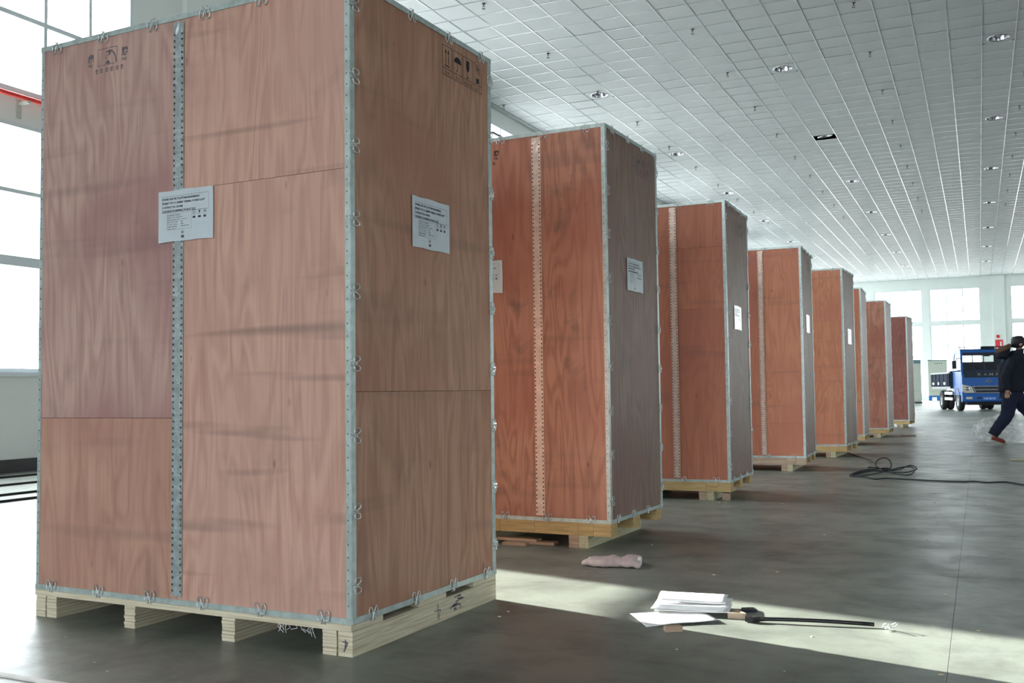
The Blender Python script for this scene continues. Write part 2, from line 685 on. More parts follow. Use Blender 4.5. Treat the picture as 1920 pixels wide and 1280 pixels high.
# the dark gap of an open vent sash high in the third bay
MB().box(XL - .04, XL + .03, 21.55, 22.3, 7.12, 7.17).build('vent_gap', M['black_metal'], bpy.data.objects['window_3'])

# red pipe with brackets on the band between the two window rows
root = empty('red_pipe', (XL + .16, 0, 4.50))
tag(root, 'long red pipe running along the left wall between the window rows', 'pipe')
pp = MB()
pp.tube([(0, YB + .1, 0), (0, 60, 0)], .028, 10)
pp.build('pipe_run', M['red_paint'], root)
for y in (4.4, 8.4, 12.4, 16.4):
    br = MB()
    br.box(-.158, -.14, y - .03, y + .03, -.22, .06)
    br.box(-.14, .03, y - .02, y + .02, -.06, -.028)
    br.build('bracket', M['cab_grey'], root)

# far wall: tall glazed bays between piers
FW = [(-9.9, -6.6), (-6.1, -3.19), (-2.75, 0.2), (1.92, 4.9), (5.4, 8.3), (8.8, 11.7)]
w = MB()
e = [XL - .25]
for a, b_ in FW:
    e += [a, b_]
e.append(XR + .25)
F0, F1, F2, F3 = 0.35, 4.80, 4.98, 7.10
for k in range(0, len(e), 2):
    w.box(e[k], e[k + 1], YF, YF + .3, 0, ZR)
for a, b_ in FW:
    w.box(a, b_, YF, YF + .3, 0, F0)
    w.box(a, b_, YF, YF + .3, F1, F2)
    w.box(a, b_, YF, YF + .3, F3, ZR)
w.box(0.9, 1.6, YF - .12, YF, 0, ZC)
w.box(-10.5, -10.0, YF - .12, YF, 0, ZC)
tag(w.build('wall_far', M['wall']), kind='structure')
for k, (a, b_) in enumerate(FW):
    wn = MB()
    for z0, z1 in ((F0, F1), (F2, F3)):
        wn.box(a, b_, YF + .04, YF + .12, z0, z0 + .06)
        wn.box(a, b_, YF + .04, YF + .12, z1 - .06, z1)
        wn.box(a, a + .06, YF + .04, YF + .12, z0 + .06, z1 - .06)
        wn.box(b_ - .06, b_, YF + .04, YF + .12, z0 + .06, z1 - .06)
    root = wn.build('window_%d' % (len(wins) + 1 + k), M['frame'])
    tag(root, kind='structure')
    nc = 3
    wd = (b_ - a - .12) / nc
    for z0, z1 in ((F0, F1), (F2, F3)):
        for c in range(nc):
            x0 = a + .06 + wd * c
            MB().add([(x0, YF + .08, z0 + .06), (x0 + wd, YF + .08, z0 + .06), (x0 + wd, YF + .08, z1 - .06), (x0, YF + .08, z1 - .06)], [(0, 1, 2, 3)]).build('pane', M['glass'], root)
            if c:
                MB().box(x0 - .03, x0 + .03, YF + .05, YF + .11, z0 + .06, z1 - .06).build('mullion', M['frame'], root)

# back wall behind the camera, glazed like the far wall
BW = [(-8 + 6.4 * k, -8 + 6.4 * k + 3.6) for k in range(3)]
w = MB()
e = [XL]
for a, b_ in BW:
    e += [a, b_]
e.append(XR)
for k in range(0, len(e), 2):
    w.box(e[k], e[k + 1], YB - .25, YB, 0, ZR)
for a, b_ in BW:
    w.box(a, b_, YB - .25, YB, 0, F0)
    w.box(a, b_, YB - .25, YB, F1, F2)
    w.box(a, b_, YB - .25, YB, F3, ZR)
tag(w.build('wall_back', M['wall']), kind='structure')
for k, (a, b_) in enumerate(BW):
    wn = MB()
    for z0, z1 in ((F0, F1), (F2, F3)):
        wn.box(a, b_, YB - .12, YB - .04, z0, z0 + .06)
        wn.box(a, b_, YB - .12, YB - .04, z1 - .06, z1)
        for c in range(4):
            x = a + (b_ - a) * c / 3
            wn.box(max(a, x - .03), min(b_, x + .03), YB - .12, YB - .04, z0 + .06, z1 - .06)
    root = wn.build('window_%d' % (41 + k), M['frame'])
    tag(root, kind='structure')
    for z0, z1 in ((F0, F1), (F2, F3)):
        MB().add([(a, YB - .08, z0), (b_, YB - .08, z0), (b_, YB - .08, z1), (a, YB - .08, z1)], [(0, 1, 2, 3)]).build('pane', M['glass'], root)

# ------------------------------------------------------------------ ceiling: boards in a white grid
X0, Y0, TS = 0.2576, 20.35, 0.6
LIGHT_X = [0.5576, -3.6424, -7.8424]
LIGHT_Y = [21.85 + 6.6 * k for k in range(0, 7)]
HOLE = (-3.6424, 28.45)
roof = MB()
roof.box(XL - .25, XR + .25, YB - .25, YF + .3, ZR, ZR + .2)
ceil = roof.build('ceiling', M['dark_void'])
tag(ceil, kind='structure')


def project(p):
    d = Vector(p) - Vector((0, 0, CAM_H))
    z = d.dot(cf)
    if z < .2:
        return None
    return 960 + FPX * d.dot(cR) / z, 640 - FPX * d.dot(cU) / z


i0, i1 = math.floor((XL - X0) / TS), math.ceil((XR - X0) / TS)
j0, j1 = math.floor((YB - Y0) / TS), math.ceil((YF - Y0) / TS)
light_cells = set()
for lx in LIGHT_X:
    for ly in LIGHT_Y:
        light_cells.add((round((lx - X0) / TS - .5), round((ly - Y0) / TS - .5)))
hole_cell = (round((HOLE[0] - X0) / TS - .5), round((HOLE[1] - Y0) / TS - .5))
cells = []
for i in range(i0, i1):
    for j in range(j0, j1):
        if (i, j) in light_cells:
            continue
        x, y = X0 + TS * i, Y0 + TS * j
        area = 0
        q = [project((x + a, y + c, ZC)) for a, c in ((0, 0), (TS, 0), (TS, TS), (0, TS))]
        if all(q) and y > 4:
            cx, cy = sum(t[0] for t in q) / 4, sum(t[1] for t in q) / 4
            if 640 < cx < 1940 and -20 < cy < 600:
                area = abs(sum(q[k][0] * q[(k + 1) % 4][1] - q[(k + 1) % 4][0] * q[k][1] for k in range(4))) / 2
                if cx < 925 and cy > 116 - (920 - cx) * .64:
                    area = 0
        cells.append((area, i, j))
cells.sort(reverse=True)
HB = .012
tile_me = MB().box(-TS / 2 + HB, TS / 2 - HB, -TS / 2 + HB, TS / 2 - HB, 0, .014).mesh('ceiling_tile', M['tile'])
n_single = 255
for area, i, j in cells[:n_single]:
    o = inst('ceiling_tile', tile_me, ceil, (X0 + TS * (i + .5), Y0 + TS * (j + .5), ZC + .006 + rnd.uniform(-.002, .003)))
    o.rotation_euler = (rnd.uniform(-.003, .003), rnd.uniform(-.003, .003), 0)
rest = MB()
for area, i, j in cells[n_single:]:
    x, y = X0 + TS * i, Y0 + TS * j
    dz = rnd.uniform(-.0015, .0025)
    rest.box(max(x + HB, XL), min(x + TS - HB, XR), max(y + HB, YB), min(y + TS - HB, YF), ZC + .006 + dz, ZC + .02 + dz)
tag(rest.build('ceiling_tiles', M['tile'], ceil), kind='stuff')
# tiles round the recessed lights, with a round opening
LR = .185
ring = MB()
sq, ci = [], []
N = 24
for k in range(N):
    th = 2 * math.pi * (k + .5) / N
    c, s = math.cos(th), math.sin(th)
    m_ = (TS / 2 - HB) / max(abs(c), abs(s))
    sq.append((c * m_, s * m_))
    ci.append((c * LR, s * LR))
vs = [(a, b_, 0) for a, b_ in sq] + [(a, b_, 0) for a, b_ in ci] + [(a, b_, .014) for a, b_ in sq] + [(a, b_, .014) for a, b_ in ci]
fs = []
for k in range(N):
    l = (k + 1) % N
    fs += [(k, N + k, N + l, l), (2 * N + k, 2 * N + l, 3 * N + l, 3 * N + k), (N + k, 3 * N + k, 3 * N + l, N + l)]
ring_me = MB().add(vs, fs).mesh('ceiling_tile', M['tile'])
for c in sorted(light_cells):
    if c != hole_cell:
        inst('ceiling_tile', ring_me, ceil, (X0 + TS * (c[0] + .5), Y0 + TS * (c[1] + .5), ZC + .006))
# grid bars
hb = .012
for i in range(i0 + 1, i1):
    x = X0 + TS * i
    bm_ = MB().box(x - hb, x + hb, YB, YF, ZC - .001, ZC + .005)
    bm_.build('ceiling_bar', M['bar'], ceil)
ct = MB()
for j in range(j0 + 1, j1):
    y = Y0 + TS * j
    for i in range(i0, i1):
        x = X0 + TS * i
        ct.box(max(x + hb, XL), min(x + TS - hb, XR), y - hb, y + hb, ZC, ZC + .005)
tag(ct.build('ceiling_cross_bars', M['bar'], ceil), kind='stuff')
cv = MB().box(XL, XL + .16, YB, YF, ZC - .02, ZC + .03).build('trim_1', M['bar'])
tag(cv, kind='structure')

# recessed lights
lt = {}
tr = MB()
tr.lathe([(LR - .012, .004), (LR + .006, -.010), (LR + .022, -.004), (LR + .022, .004)], (0, 0, 0), seg=28)
lt['trim'] = tr.mesh('trim_ring', M['chrome'])
tr = MB()
tr.lathe([(LR - .008, .0), (LR - .02, .05), (LR - .05, .12), (.075, .17), (.06, .175), (.001, .175)], (0, 0, 0), seg=28)
lt['refl'] = tr.mesh('reflector', M['chrome'])
tr = MB()
tr.lathe([(.001, .03), (.035, .04), (.05, .075), (.045, .11), (.02, .15), (.001, .17)], (0, 0, 0), seg=14)
lt['bulb'] = tr.mesh('bulb', M['lamp_glass'])
ordn = ['first', 'second', 'third', 'fourth', 'fifth', 'sixth', 'seventh', 'eighth', 'ninth', 'tenth', 'eleventh', 'twelfth', 'thirteenth', 'fourteenth', 'fifteenth']
for ci_, lx in enumerate(LIGHT_X):
    row = ['right', 'middle', 'left'][ci_]
    for k, ly in enumerate(LIGHT_Y):
        r = empty('ceiling_light', (lx, ly, ZC + .004))
        lab = 'round recessed ceiling light with chrome reflector, %s of the %s row from the front' % (ordn[k], row)
        if abs(lx - HOLE[0]) < .1 and abs(ly - HOLE[1]) < .1:
            lab = 'round chrome ceiling light hanging in the square hole of a missing tile'
            r.location.z = ZC + .03
            r.rotation_euler = (.12, -.08, 0)
        tag(r, lab, 'ceiling light', 'recessed lights in the tiled ceiling')
        inst('trim_ring', lt['trim'], r)
        inst('reflector', lt['refl'], r)
        inst('bulb', lt['bulb'], r)
# sprinkler heads
sp = MB()
sp.lathe([(.001, .0), (.035, -.004), (.035, -.010), (.012, -.014), (.010, -.05), (.004, -.055)], (0, 0, 0), seg=10)
sp.lathe([(.03, -.095), (.032, -.098), (.001, -.10)], (0, 0, 0), seg=10)
sp.tube([(.012, 0, -.045), (.022, 0, -.07), (.004, 0, -.097)], .004, 4)
sp.tube([(-.012, 0, -.045), (-.022, 0, -.07), (-.004, 0, -.097)], .004, 4)
sp_me = sp.mesh('sprinkler_head', M['sprinkler'])
for ci_, sx in enumerate([-10.17, -7.77, -4.77, -1.83, 1.11]):
    rowname = ['leftmost', 'second', 'third', 'fourth', 'rightmost'][ci_]
    for k in range(10):
        sy = 15.67 + 2.94 * k
        if ci_ == 0 and k != 2:
            continue
        o = inst('sprinkler_head', sp_me, None, (sx, sy, ZC))
        tag(o, 'small dark ceiling sprinkler head, %s of the %s row from the front' % (ordn[k], rowname), 'sprinkler', 'sprinkler heads on the ceiling')

# ------------------------------------------------------------------ prints and text
def text_geom(s, size, bold=0.0):
    cu = bpy.data.curves.new('t', 'FONT')
    cu.body = s
    cu.size = size
    cu.offset = bold
    cu.resolution_u = 2
    o = bpy.data.objects.new('t', cu)
    link(o)
    dg = bpy.context.evaluated_depsgraph_get()
    me = bpy.data.meshes.new_from_object(o.evaluated_get(dg))
    vs = [(v.co.x, v.co.y) for v in me.vertices]
    fs = [tuple(p.vertices) for p in me.polygons]
    COL.objects.unlink(o)
    bpy.data.objects.remove(o)
    bpy.data.curves.remove(cu)
    bpy.data.meshes.remove(me)
    return vs, fs


class Flat:
    """flat print in (u, v), later laid on a face"""

    def __init__(self):
        self.v, self.f = [], []

    def poly(self, pts):
        b = len(self.v)
        self.v += pts
        self.f.append(tuple(range(b, b + len(pts))))
        return self

    def rect(self, u0, v0, u1, v1):
        return self.poly([(u0, v0), (u1, v0), (u1, v1), (u0, v1)])

    def frame(self, u0, v0, u1, v1, t):
        self.rect(u0, v0, u1, v0 + t).rect(u0, v1 - t, u1, v1)
        return self.rect(u0, v0, u0 + t, v1).rect(u1 - t, v0, u1, v1)

    def line(self, pts, t):
        for (a, b), (c, d) in zip(pts[:-1], pts[1:]):
            dx, dy = c - a, d - b
            L = math.hypot(dx, dy) or 1
            nx, ny = -dy / L * t / 2, dx / L * t / 2
            self.poly([(a - nx, b - ny), (c - nx, d - ny), (c + nx, d + ny), (a + nx, b + ny)])
        return self

    def disc(self, u, v, r, n=12):
        return self.poly([(u + r * math.cos(2 * math.pi * k / n), v + r * math.sin(2 * math.pi * k / n)) for k in range(n)])

    def text(self, s, u, v, size, width=None, bold=0.0):
        vs, fs = text_geom(s, size, bold)
        if not vs:
            return self
        x0 = min(a for a, _ in vs)
        x1 = max(a for a, _ in vs)
        k = width / (x1 - x0) if width else 1
        b = len(self.v)
        self.v += [(u + (a - x0) * k, v + c) for a, c in vs]
        self.f += [tuple(b + i for i in q) for q in fs]
        return self

    def mesh(self, name, mat, face, off):
        if face == 'W':
            vs = [(a, -off, c) for a, c in self.v]
        elif face == 'D':
            vs = [(off, a, c) for a, c in self.v]
        else:
            vs = [(a, c, off) for a, c in self.v]
        return MB().add(vs, self.f).mesh(name, mat)


def label_print():
    f = Flat()
    W, H = .28, .20
    f.frame(.02, .115, .258, .178, .0009)
    for k, (s, wd) in enumerate((('POWER UNIT EPC PLATFORM ENGINEERING', .19), ('PROJECT OF 2 X 1200MW THERMAL POWER PLANT', .218), ('CONTRACT NO. 201340B', .105), ('CONTENTS OF SHIPPING: PO.40 KV 2X15', .17))):
        f.text(s, .022, .163 - .0155 * k, .0115, wd, .0004)
    f.frame(.046, .048, .172, .110, .0006)
    for k, (s, wd) in enumerate((('SHIPPING MARKS', .068), ('PORT OF: DALIAN', .075), ('PACKAGE NO. 4 OF 8', .098), ('NET WT. KG:', .055), ('G.W. KG:', .052), ('MEASURE:', .05), ('CASE: 1 OF 8', .04))):
        f.text(s, .048, .101 - .0088 * k, .0075, wd)
    for k, s in ((3, '980'), (4, '1080'), (5, '158X105X236')):
        f.text(s, .116, .101 - .0088 * k, .0075)
    for k, u in enumerate((.176, .203, .23)):
        f.frame(u, .097, u + .018, .115, .0007)
        f.rect(u + .002, .084, u + .016, .092)
        if k == 0:
            f.line([(u + .006, .1), (u + .006, .112)], .0018).line([(u + .012, .1), (u + .012, .112)], .0018)
        elif k == 1:
            f.poly([(u + .005, .112), (u + .013, .112), (u + .012, .105), (u + .009, .099), (u + .006, .105)])
        else:
            f.poly([(u + .003, .103), (u + .009, .112), (u + .015, .106)])
    f.frame(.118, .026, .134, .043, .0007)
    f.disc(.126, .035, .004)
    f.rect(.119, .014, .134, .023)
    return f


def stamp_print():
    f = Flat()
    # frame with a generic crest: an arch, a swirl, a base
    f.frame(.046, .03, .156, .10, .0024)
    arch = [(.112 + .038 * math.cos(t), .036 + .052 * math.sin(t)) for t in [math.pi * k / 12 for k in range(0, 9)]]
    f.line(arch, .006)
    f.line([(.100 + .012 * math.cos(t) * (1 - t / 9), .062 + .012 * math.sin(t) * (1 - t / 9)) for t in [k * .5 for k in range(0, 13)]], .003)
    f.poly([(.105, .088), (.121, .086), (.118, .070), (.108, .072)])
    f.poly([(.088, .034), (.118, .034), (.112, .046), (.100, .050)])
    f.text('\u864e', -.012, .056, .036, bold=.0012)
    f.text('HU', -.008, .034, .017, .022, .0006)
    f.text('\u724c', .181, .058, .036, bold=.0012)
    f.text('PAI', .183, .034, .017, .026, .0006)
    # faint row of small block characters
    for k in range(6):
        u = .03 + .027 * k + (.004 if k > 1 else 0) + (.004 if k > 3 else 0)
        f.line([(u, .012), (u + .02, .012)], .003).line([(u + .01, 0), (u + .01, .02)], .003).line([(u + .003, .004), (u + .018, .004)], .003).line([(u + .004, .018), (u + .017, .018)], .003)
    return f


def icon_print():
    f = Flat()
    w_, h_, g = .078, .125, .0075
    t = .0022
    cap = .03
    for k in range(4):
        u = k * (w_ + g)
        if k < 3:
            f.frame(u, 0, u + w_, h_, t)
        else:
            f.line([(u, h_ - .001), (u + .02, h_ - .001)], t).line([(u + .001, 0), (u + .001, h_)], t).line([(u + w_, 0), (u + w_, h_ * .75)], t).line([(u, .001), (u + w_, .001)], t)
        f.line([(u, cap), (u + w_, cap)], t)
        for q in range(2 if k != 2 else 4):
            a = u + (.022 if k != 2 else .009) + q * .017
            f.line([(a, .015), (a + .012, .015)], .0022).line([(a + .006, .006), (a + .006, .024)], .0022).line([(a + .001, .008), (a + .011, .008)], .0018)
    # arrows
    for a in (.027, .047):
        f.line([(a, .05), (a, .098)], .004)
        f.poly([(a - .007, .095), (a + .007, .095), (a, .114)])
    f.line([(.019, .042), (.057, .042)], .005)
    # umbrella
    u = w_ + g + w_ / 2
    f.poly([(u + .03 * math.cos(t_), .077 + .026 * math.sin(t_)) for t_ in [math.pi * k / 12 for k in range(13)]])
    f.line([(u, .08), (u, .046), (u - .003, .041), (u - .009, .041), (u - .011, .048)], .0032)
    # glass
    u = 2 * (w_ + g) + w_ / 2
    f.poly([(u - .013, .112), (u + .013, .112), (u + .014, .08), (u + .006, .066), (u - .006, .066), (u - .014, .08)])
    f.line([(u, .067), (u, .04)], .003)
    f.poly([(u - .014, .037), (u + .014, .037), (u, .044)])
    # stacking
    u = 3 * (w_ + g) + w_ / 2
    f.rect(u - .012, .038, u + .012, .06)
    f.line([(u - .014, .118), (u + .014, .1), (u - .014, .098), (u + .014, .08), (u + .014, .095), (u - .014, .118)], .0028)
    return f


LABEL, STAMP, ICON = label_print(), stamp_print(), icon_print()

# ------------------------------------------------------------------ crates
def clip_mesh():
    """butterfly spring clip lying on a face: u along the edge, v away from it; the tongue wraps the edge at v=0"""
    b = MB()
    r = .0025
    for s in (-1, 1):
        loop = []
        for (u, v) in ((.006, .002), (.031, .004), (.033, .030), (.028, .039), (.016, .040), (.010, .030), (.004, .014)):
            loop.append((s * u, -.006, v))
        b.tube(loop, r, 5, closed=True)
    for s in (-1, 1):
        b.tube([(s * .004, -.006, .024), (-s * .005, -.008, .006), (-s * .010, -.007, -.008), (-s * .010, .004, -.011)], .0022, 5)
    b.box(-.004, .004, -.0075, -.006, -.009, .0)
    b.v = [(x * .80, y * .9, z * .95) for x, y, z in b.v]
    return b


CLIP = clip_mesh()


def clip_variant(mapf, name='spring_clip'):
    b = MB()
    b.v = [mapf(*p) for p in CLIP.v]
    b.f, b.m, b.sm = CLIP.f, CLIP.m, CLIP.sm
    return b.mesh(name, M['wire'])


# local frames: (u along edge, n out of face is -y of the clip, v up)
clips = {
    'Wb': clip_variant(lambda u, n, v: (u, n, v)),
    'Wt': clip_variant(lambda u, n, v: (u, n, -v)),
    'Db': clip_variant(lambda u, n, v: (-n, u, v)),
    'Dt': clip_variant(lambda u, n, v: (-n, u, -v)),
    'Fv': clip_variant(lambda u, n, v: (-n, v, u)),
    'Bv': clip_variant(lambda u, n, v: (-n, -v, u)),
}

STRIP_CACHE = {}


def joint_strip(x0, x1, z0, z1, crumple, seed):
    b = MB()
    nz = 90
    nx = 4
    vs = []
    for j in range(nz + 1):
        z = z0 + (z1 - z0) * j / nz
        amp = .0002 + crumple * max(0, 1 - (z1 - z) / .35) * .006
        amp += .0018 * crumple * (1 if (z - z0) < .55 and (z - z0) > .3 else 0)
        for i in range(nx + 1):
            x = x0 + (x1 - x0) * i / nx
            d = noise.noise(Vector((x * 60 + seed, z * 45, seed))) * amp
            vs.append((x, -.0012 - abs(d), z))
    fs = []
    for j in range(nz):
        for i in range(nx):
            a = j * (nx + 1) + i
            fs.append((a, a + 1, a + nx + 2, a + nx + 1))
    b.add(vs, fs)
    return b


def dots(face, items, r):
    b = MB()
    for u, z, off in items:
        ring_ = []
        for k in range(6):
            t = 2 * math.pi * k / 6
            a, c = u + r * math.cos(t), z + r * 1.25 * math.sin(t)
            ring_.append((a, -off, c) if face == 'W' else (off, a, c))
        b.add(ring_, [tuple(range(6))])
    return b


def make_crate(k, pos, th, W, D, zb, zt, xs_, pm, label, splits):
    root = empty('plywood_crate', (pos[0], pos[1], 0), th)
    tag(root, label, 'crate', 'tall plywood export crates standing in a row')
    T = .009
    sx = (xs_[0] + xs_[1]) / 2
    e = .002
    g = .0008
    # front panels (towards the camera)
    def wpanel(x0, x1, z0, z1, mat):
        o = MB().box(x0 + g, x1 - g, e, e + T, z0 + g, z1 - g).build('side_panel', mat, root)
        return o
    zl = [zb] + splits[0] + [zt]
    for a, b_ in zip(zl[:-1], zl[1:]):
        wpanel(-W, sx, a, b_, pm['wl'] if b_ == zt or 'wl2' not in pm else pm['wl2'])
    zl = [zb] + splits[1] + [zt]
    for a, b_ in zip(zl[:-1], zl[1:]):
        wpanel(sx, 0, a, b_, pm['wr'])
    zl = [zb] + splits[2] + [zt]
    for a, b_ in zip(zl[:-1], zl[1:]):
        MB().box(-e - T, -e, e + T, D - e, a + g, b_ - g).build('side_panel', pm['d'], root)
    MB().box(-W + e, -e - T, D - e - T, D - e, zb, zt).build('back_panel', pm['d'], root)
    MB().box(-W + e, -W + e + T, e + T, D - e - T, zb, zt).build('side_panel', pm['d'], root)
    MB().box(-W + e, -e, e, D - e, zt - e - T, zt - e).build('lid_panel', pm['d'], root)
    # steel edge angles
    t = .0018
    a, c = .022, .027
    st = MB()
    st.box(-a, 0, -t + .0015, .0018, zb, zt)
    st.box(-t + .0004, .0012, .0018, c, zb, zt)
    fv = st.build('edge_angle', M['steel'], root)
    n = int((zt - zb - .1) / .042)
    tag(dots('W', [(-.013, zb + .06 + .042 * q + rnd.uniform(-.003, .003), .0009) for q in range(n)], .0024).build('nail_dimple', M['hole'], fv), kind='stuff')
    st = MB()
    st.box(-W, -W + .018, -t + .0015, .0018, zb, zt)
    st.box(-W - .001, -W + .0008, .0018, .04, zb, zt)
    lv = st.build('edge_angle', M['steel'], root)
    tag(dots('W', [(-W + .010, zb + .06 + .042 * q, .0009) for q in range(n)], .0028).build('nail_dimple', M['hole'], lv), kind='stuff')
    st = MB()
    st.box(-t + .0004, .0012, D - .028, D, zb, zt)
    st.box(-.04, 0, D - .0018, D + .0004, zb, zt)
    st.build('edge_angle', M['steel'], root)
    w_ = .0195
    for z0, z1 in ((zb, zb + w_), (zt - w_, zt)):
        top = z1 == zt
        y = -.0018
        st = MB()
        st.box(-W - .002, .0012, y, .0012, z0, z1)
        if top:
            st.box(-W - .002, .0012, y, .03, zt, zt + .0015)
        else:
            st.box(-W - .002, .0012, y, .03, zb - .0015, zb)
        st.build('edge_angle', M['steel'], root)
        st = MB()
        st.box(-.0006, .0030, .0012, D + .001, z0, z1)
        if top:
            st.box(-.03, .0030, .03, D + .001, zt, zt + .0015)
        else:
            st.box(-.03, .0030, .03, D + .001, zb - .0015, zb)
        st.build('edge_angle', M['steel'], root)
    MB().box(-W - .002, -.03, D - .03, D + .001, zt, zt + .0015).build('edge_angle', M['steel'], root)
    MB().box(-W - .002, -W + .03, .03, D - .03, zt, zt + .0015).build('edge_angle', M['steel'], root)
    # perforated joint strip on the front
    if splits[3]:
        js = joint_strip(xs_[0], xs_[1], zb + .03, zt - .030, 1.0 if k < 3 else .5, k * 3.7).build('joint_strip', M['steel_strip' if k == 1 else 'steel_warm'], root)
        pit = .0245
        n = int((zt - zb - .09) / pit)
        items = []
        for q in range(n):
            z = zb + .05 + pit * q
            for x in (xs_[0] + .006, xs_[1] - .008):
                items.append((x + rnd.uniform(-.001, .001), z + rnd.uniform(-.002, .002), .0042 if z > zt - .3 else .0024))
        tag(dots('W', items, .0042).build('punched_hole', M['hole'], js), kind='stuff')
    # spring clips
    cw = [-.117 - .2735 * q for q in range(6)] if k == 1 else [-.113 - .275 * q for q in range(6)]
    for x in cw:
        if x < -W + .05:
            continue
        inst('spring_clip', clips['Wb'], root, (x + rnd.uniform(-.006, .006), -.001, zb + .002))
        inst('spring_clip', clips['Wt'], root, (x + rnd.uniform(-.006, .006), -.001, zt - .002))
    nd = 4
    for q in range(nd):
        y = (.118 + .279 * q) if k == 1 else (.107 + .255 * q)
        if y < D - .03:
            inst('spring_clip', clips['Db'], root, (.003, y, zb + .002))
            inst('spring_clip', clips['Dt'], root, (.003, y, zt - .002))
    for q in range(9):
        z = zb + .129 + .2535 * q
        if z < zt - .05:
            o = inst('spring_clip', clips['Fv'], root, (.002, .008, z + rnd.uniform(-.006, .006)))
            inst('spring_clip', clips['Bv'], root, (.002, D - .002, z + rnd.uniform(-.006, .006)))
    # labels, stamps
    for face, u, z in splits[4]:
        f = Flat()
        sl = rnd.uniform(-.004, .004)
        f.poly([(0, 0), (.07, .003), (.14, .001), (.21, .004), (.28, .002 + sl), (.281, .1), (.279, .2 + sl), (.2, .199), (.13, .202), (.06, .198), (0, .2), (.001, .1)])
        me = f.mesh('shipping_label', M['paper_film'], face, .0042 if face == 'W' else .0028)
        o = inst('shipping_label', me, root, (u, 0, z) if face == 'W' else (0, u, z))
        tag(o, 'white printed sheet in a clear sleeve')
        inst('print', LABEL_ME[face], o)
    if splits[5] is not None:
        u, z = splits[5]
        inst('printed_mark', STAMP_ME[0 if k == 1 else 1], root, (u, 0, z))
    if splits[6] is not None:
        u, z, faded = splits[6]
        inst('handling_marks', ICON_ME[faded], root, (0, u, z))
    return root


LABEL_ME = {'W': LABEL.mesh('print', M['print'], 'W', .0048), 'D': LABEL.mesh('print', M['print'], 'D', .0034)}
STAMP_ME = [STAMP.mesh('printed_mark', M['ink_faded'], 'W', -.0014), STAMP.mesh('printed_mark', M['ink'], 'W', -.0014)]
ICON_ME = [ICON.mesh('handling_marks', M['ink'], 'D', -.0014), ICON.mesh('handling_marks', M['ink_faded'], 'D', -.0014)]

PW = {
    'mauve': plywood('plywood_mauve', (200, 166, 156), (164, 124, 118), (160, 116, 116), .25, .25),
    'mauve2': plywood('plywood_mauve_low', (194, 152, 134), (160, 116, 102), (176, 128, 116), .25, .2),
    'tan': plywood('plywood_tan', (210, 168, 152), (178, 132, 118), (196, 154, 143), .25, .5),
    'brown': plywood('plywood_brown', (190, 146, 122), (148, 106, 86), (164, 112, 92), .30, .2),
    'red': plywood('plywood_red', (190, 134, 112), (152, 98, 82), (164, 98, 82), .85, .2, rings_w=.26),
    'red2': plywood('plywood_red_plain', (192, 124, 98), (164, 98, 78), (172, 104, 86), .25, .25),
    'orange': plywood('plywood_orange', (206, 140, 108), (180, 112, 86), (192, 118, 96), .15, .2),
    'darkred': plywood('plywood_dark_red', (150, 94, 82), (118, 66, 60), (126, 76, 68), .3, .2),
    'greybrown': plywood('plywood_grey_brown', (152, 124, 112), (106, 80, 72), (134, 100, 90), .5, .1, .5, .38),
}
CR = {1: (-1.9609, 2.8948, -0.0334), 2: (-1.9033, 5.3776, -0.0324), 3: (-1.8272, 8.0388, 0.0119), 4: (-1.7043, 11.0686, 0.0282),
      5: (-1.5568, 13.4108, -0.039), 6: (-1.6181, 16.2342, 0.0174), 7: (-1.4695, 18.8413, -0.0165), 8: (-1.403, 23.4236, -0.0878)}
SPEC = {
    1: dict(pm=dict(wl=PW['mauve'], wl2=PW['mauve2'], wr=PW['tan'], d=PW['brown']), sp=[[.811], [1.684], [.903], True, [('W', -.904, 1.485), ('D', .395, 1.455)], (-1.298, 2.206), (.638, 2.192, 0)],
            lab='nearest and largest plywood crate, filling the left foreground on a pale pallet'),
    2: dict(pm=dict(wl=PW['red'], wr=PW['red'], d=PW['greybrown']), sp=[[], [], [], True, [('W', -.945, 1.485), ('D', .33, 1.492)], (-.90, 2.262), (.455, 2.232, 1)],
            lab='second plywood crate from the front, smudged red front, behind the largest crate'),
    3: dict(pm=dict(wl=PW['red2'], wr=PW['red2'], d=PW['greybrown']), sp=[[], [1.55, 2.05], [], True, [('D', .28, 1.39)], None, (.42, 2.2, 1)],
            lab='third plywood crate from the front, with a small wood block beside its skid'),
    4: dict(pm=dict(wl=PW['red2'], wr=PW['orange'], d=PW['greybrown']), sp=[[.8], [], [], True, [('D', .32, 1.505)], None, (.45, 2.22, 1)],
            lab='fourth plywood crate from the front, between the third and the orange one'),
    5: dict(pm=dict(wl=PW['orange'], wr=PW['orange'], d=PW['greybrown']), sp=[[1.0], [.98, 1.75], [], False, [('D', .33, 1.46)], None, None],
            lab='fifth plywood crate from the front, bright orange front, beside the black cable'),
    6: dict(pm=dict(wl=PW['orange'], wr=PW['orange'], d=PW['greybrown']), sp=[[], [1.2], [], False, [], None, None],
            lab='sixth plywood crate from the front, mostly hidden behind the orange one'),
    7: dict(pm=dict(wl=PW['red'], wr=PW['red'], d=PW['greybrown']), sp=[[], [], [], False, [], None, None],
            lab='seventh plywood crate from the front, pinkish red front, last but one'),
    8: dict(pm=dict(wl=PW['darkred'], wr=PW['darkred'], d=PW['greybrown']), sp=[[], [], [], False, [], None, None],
            lab='farthest plywood crate with a dark red front, at the end of the row'),
}
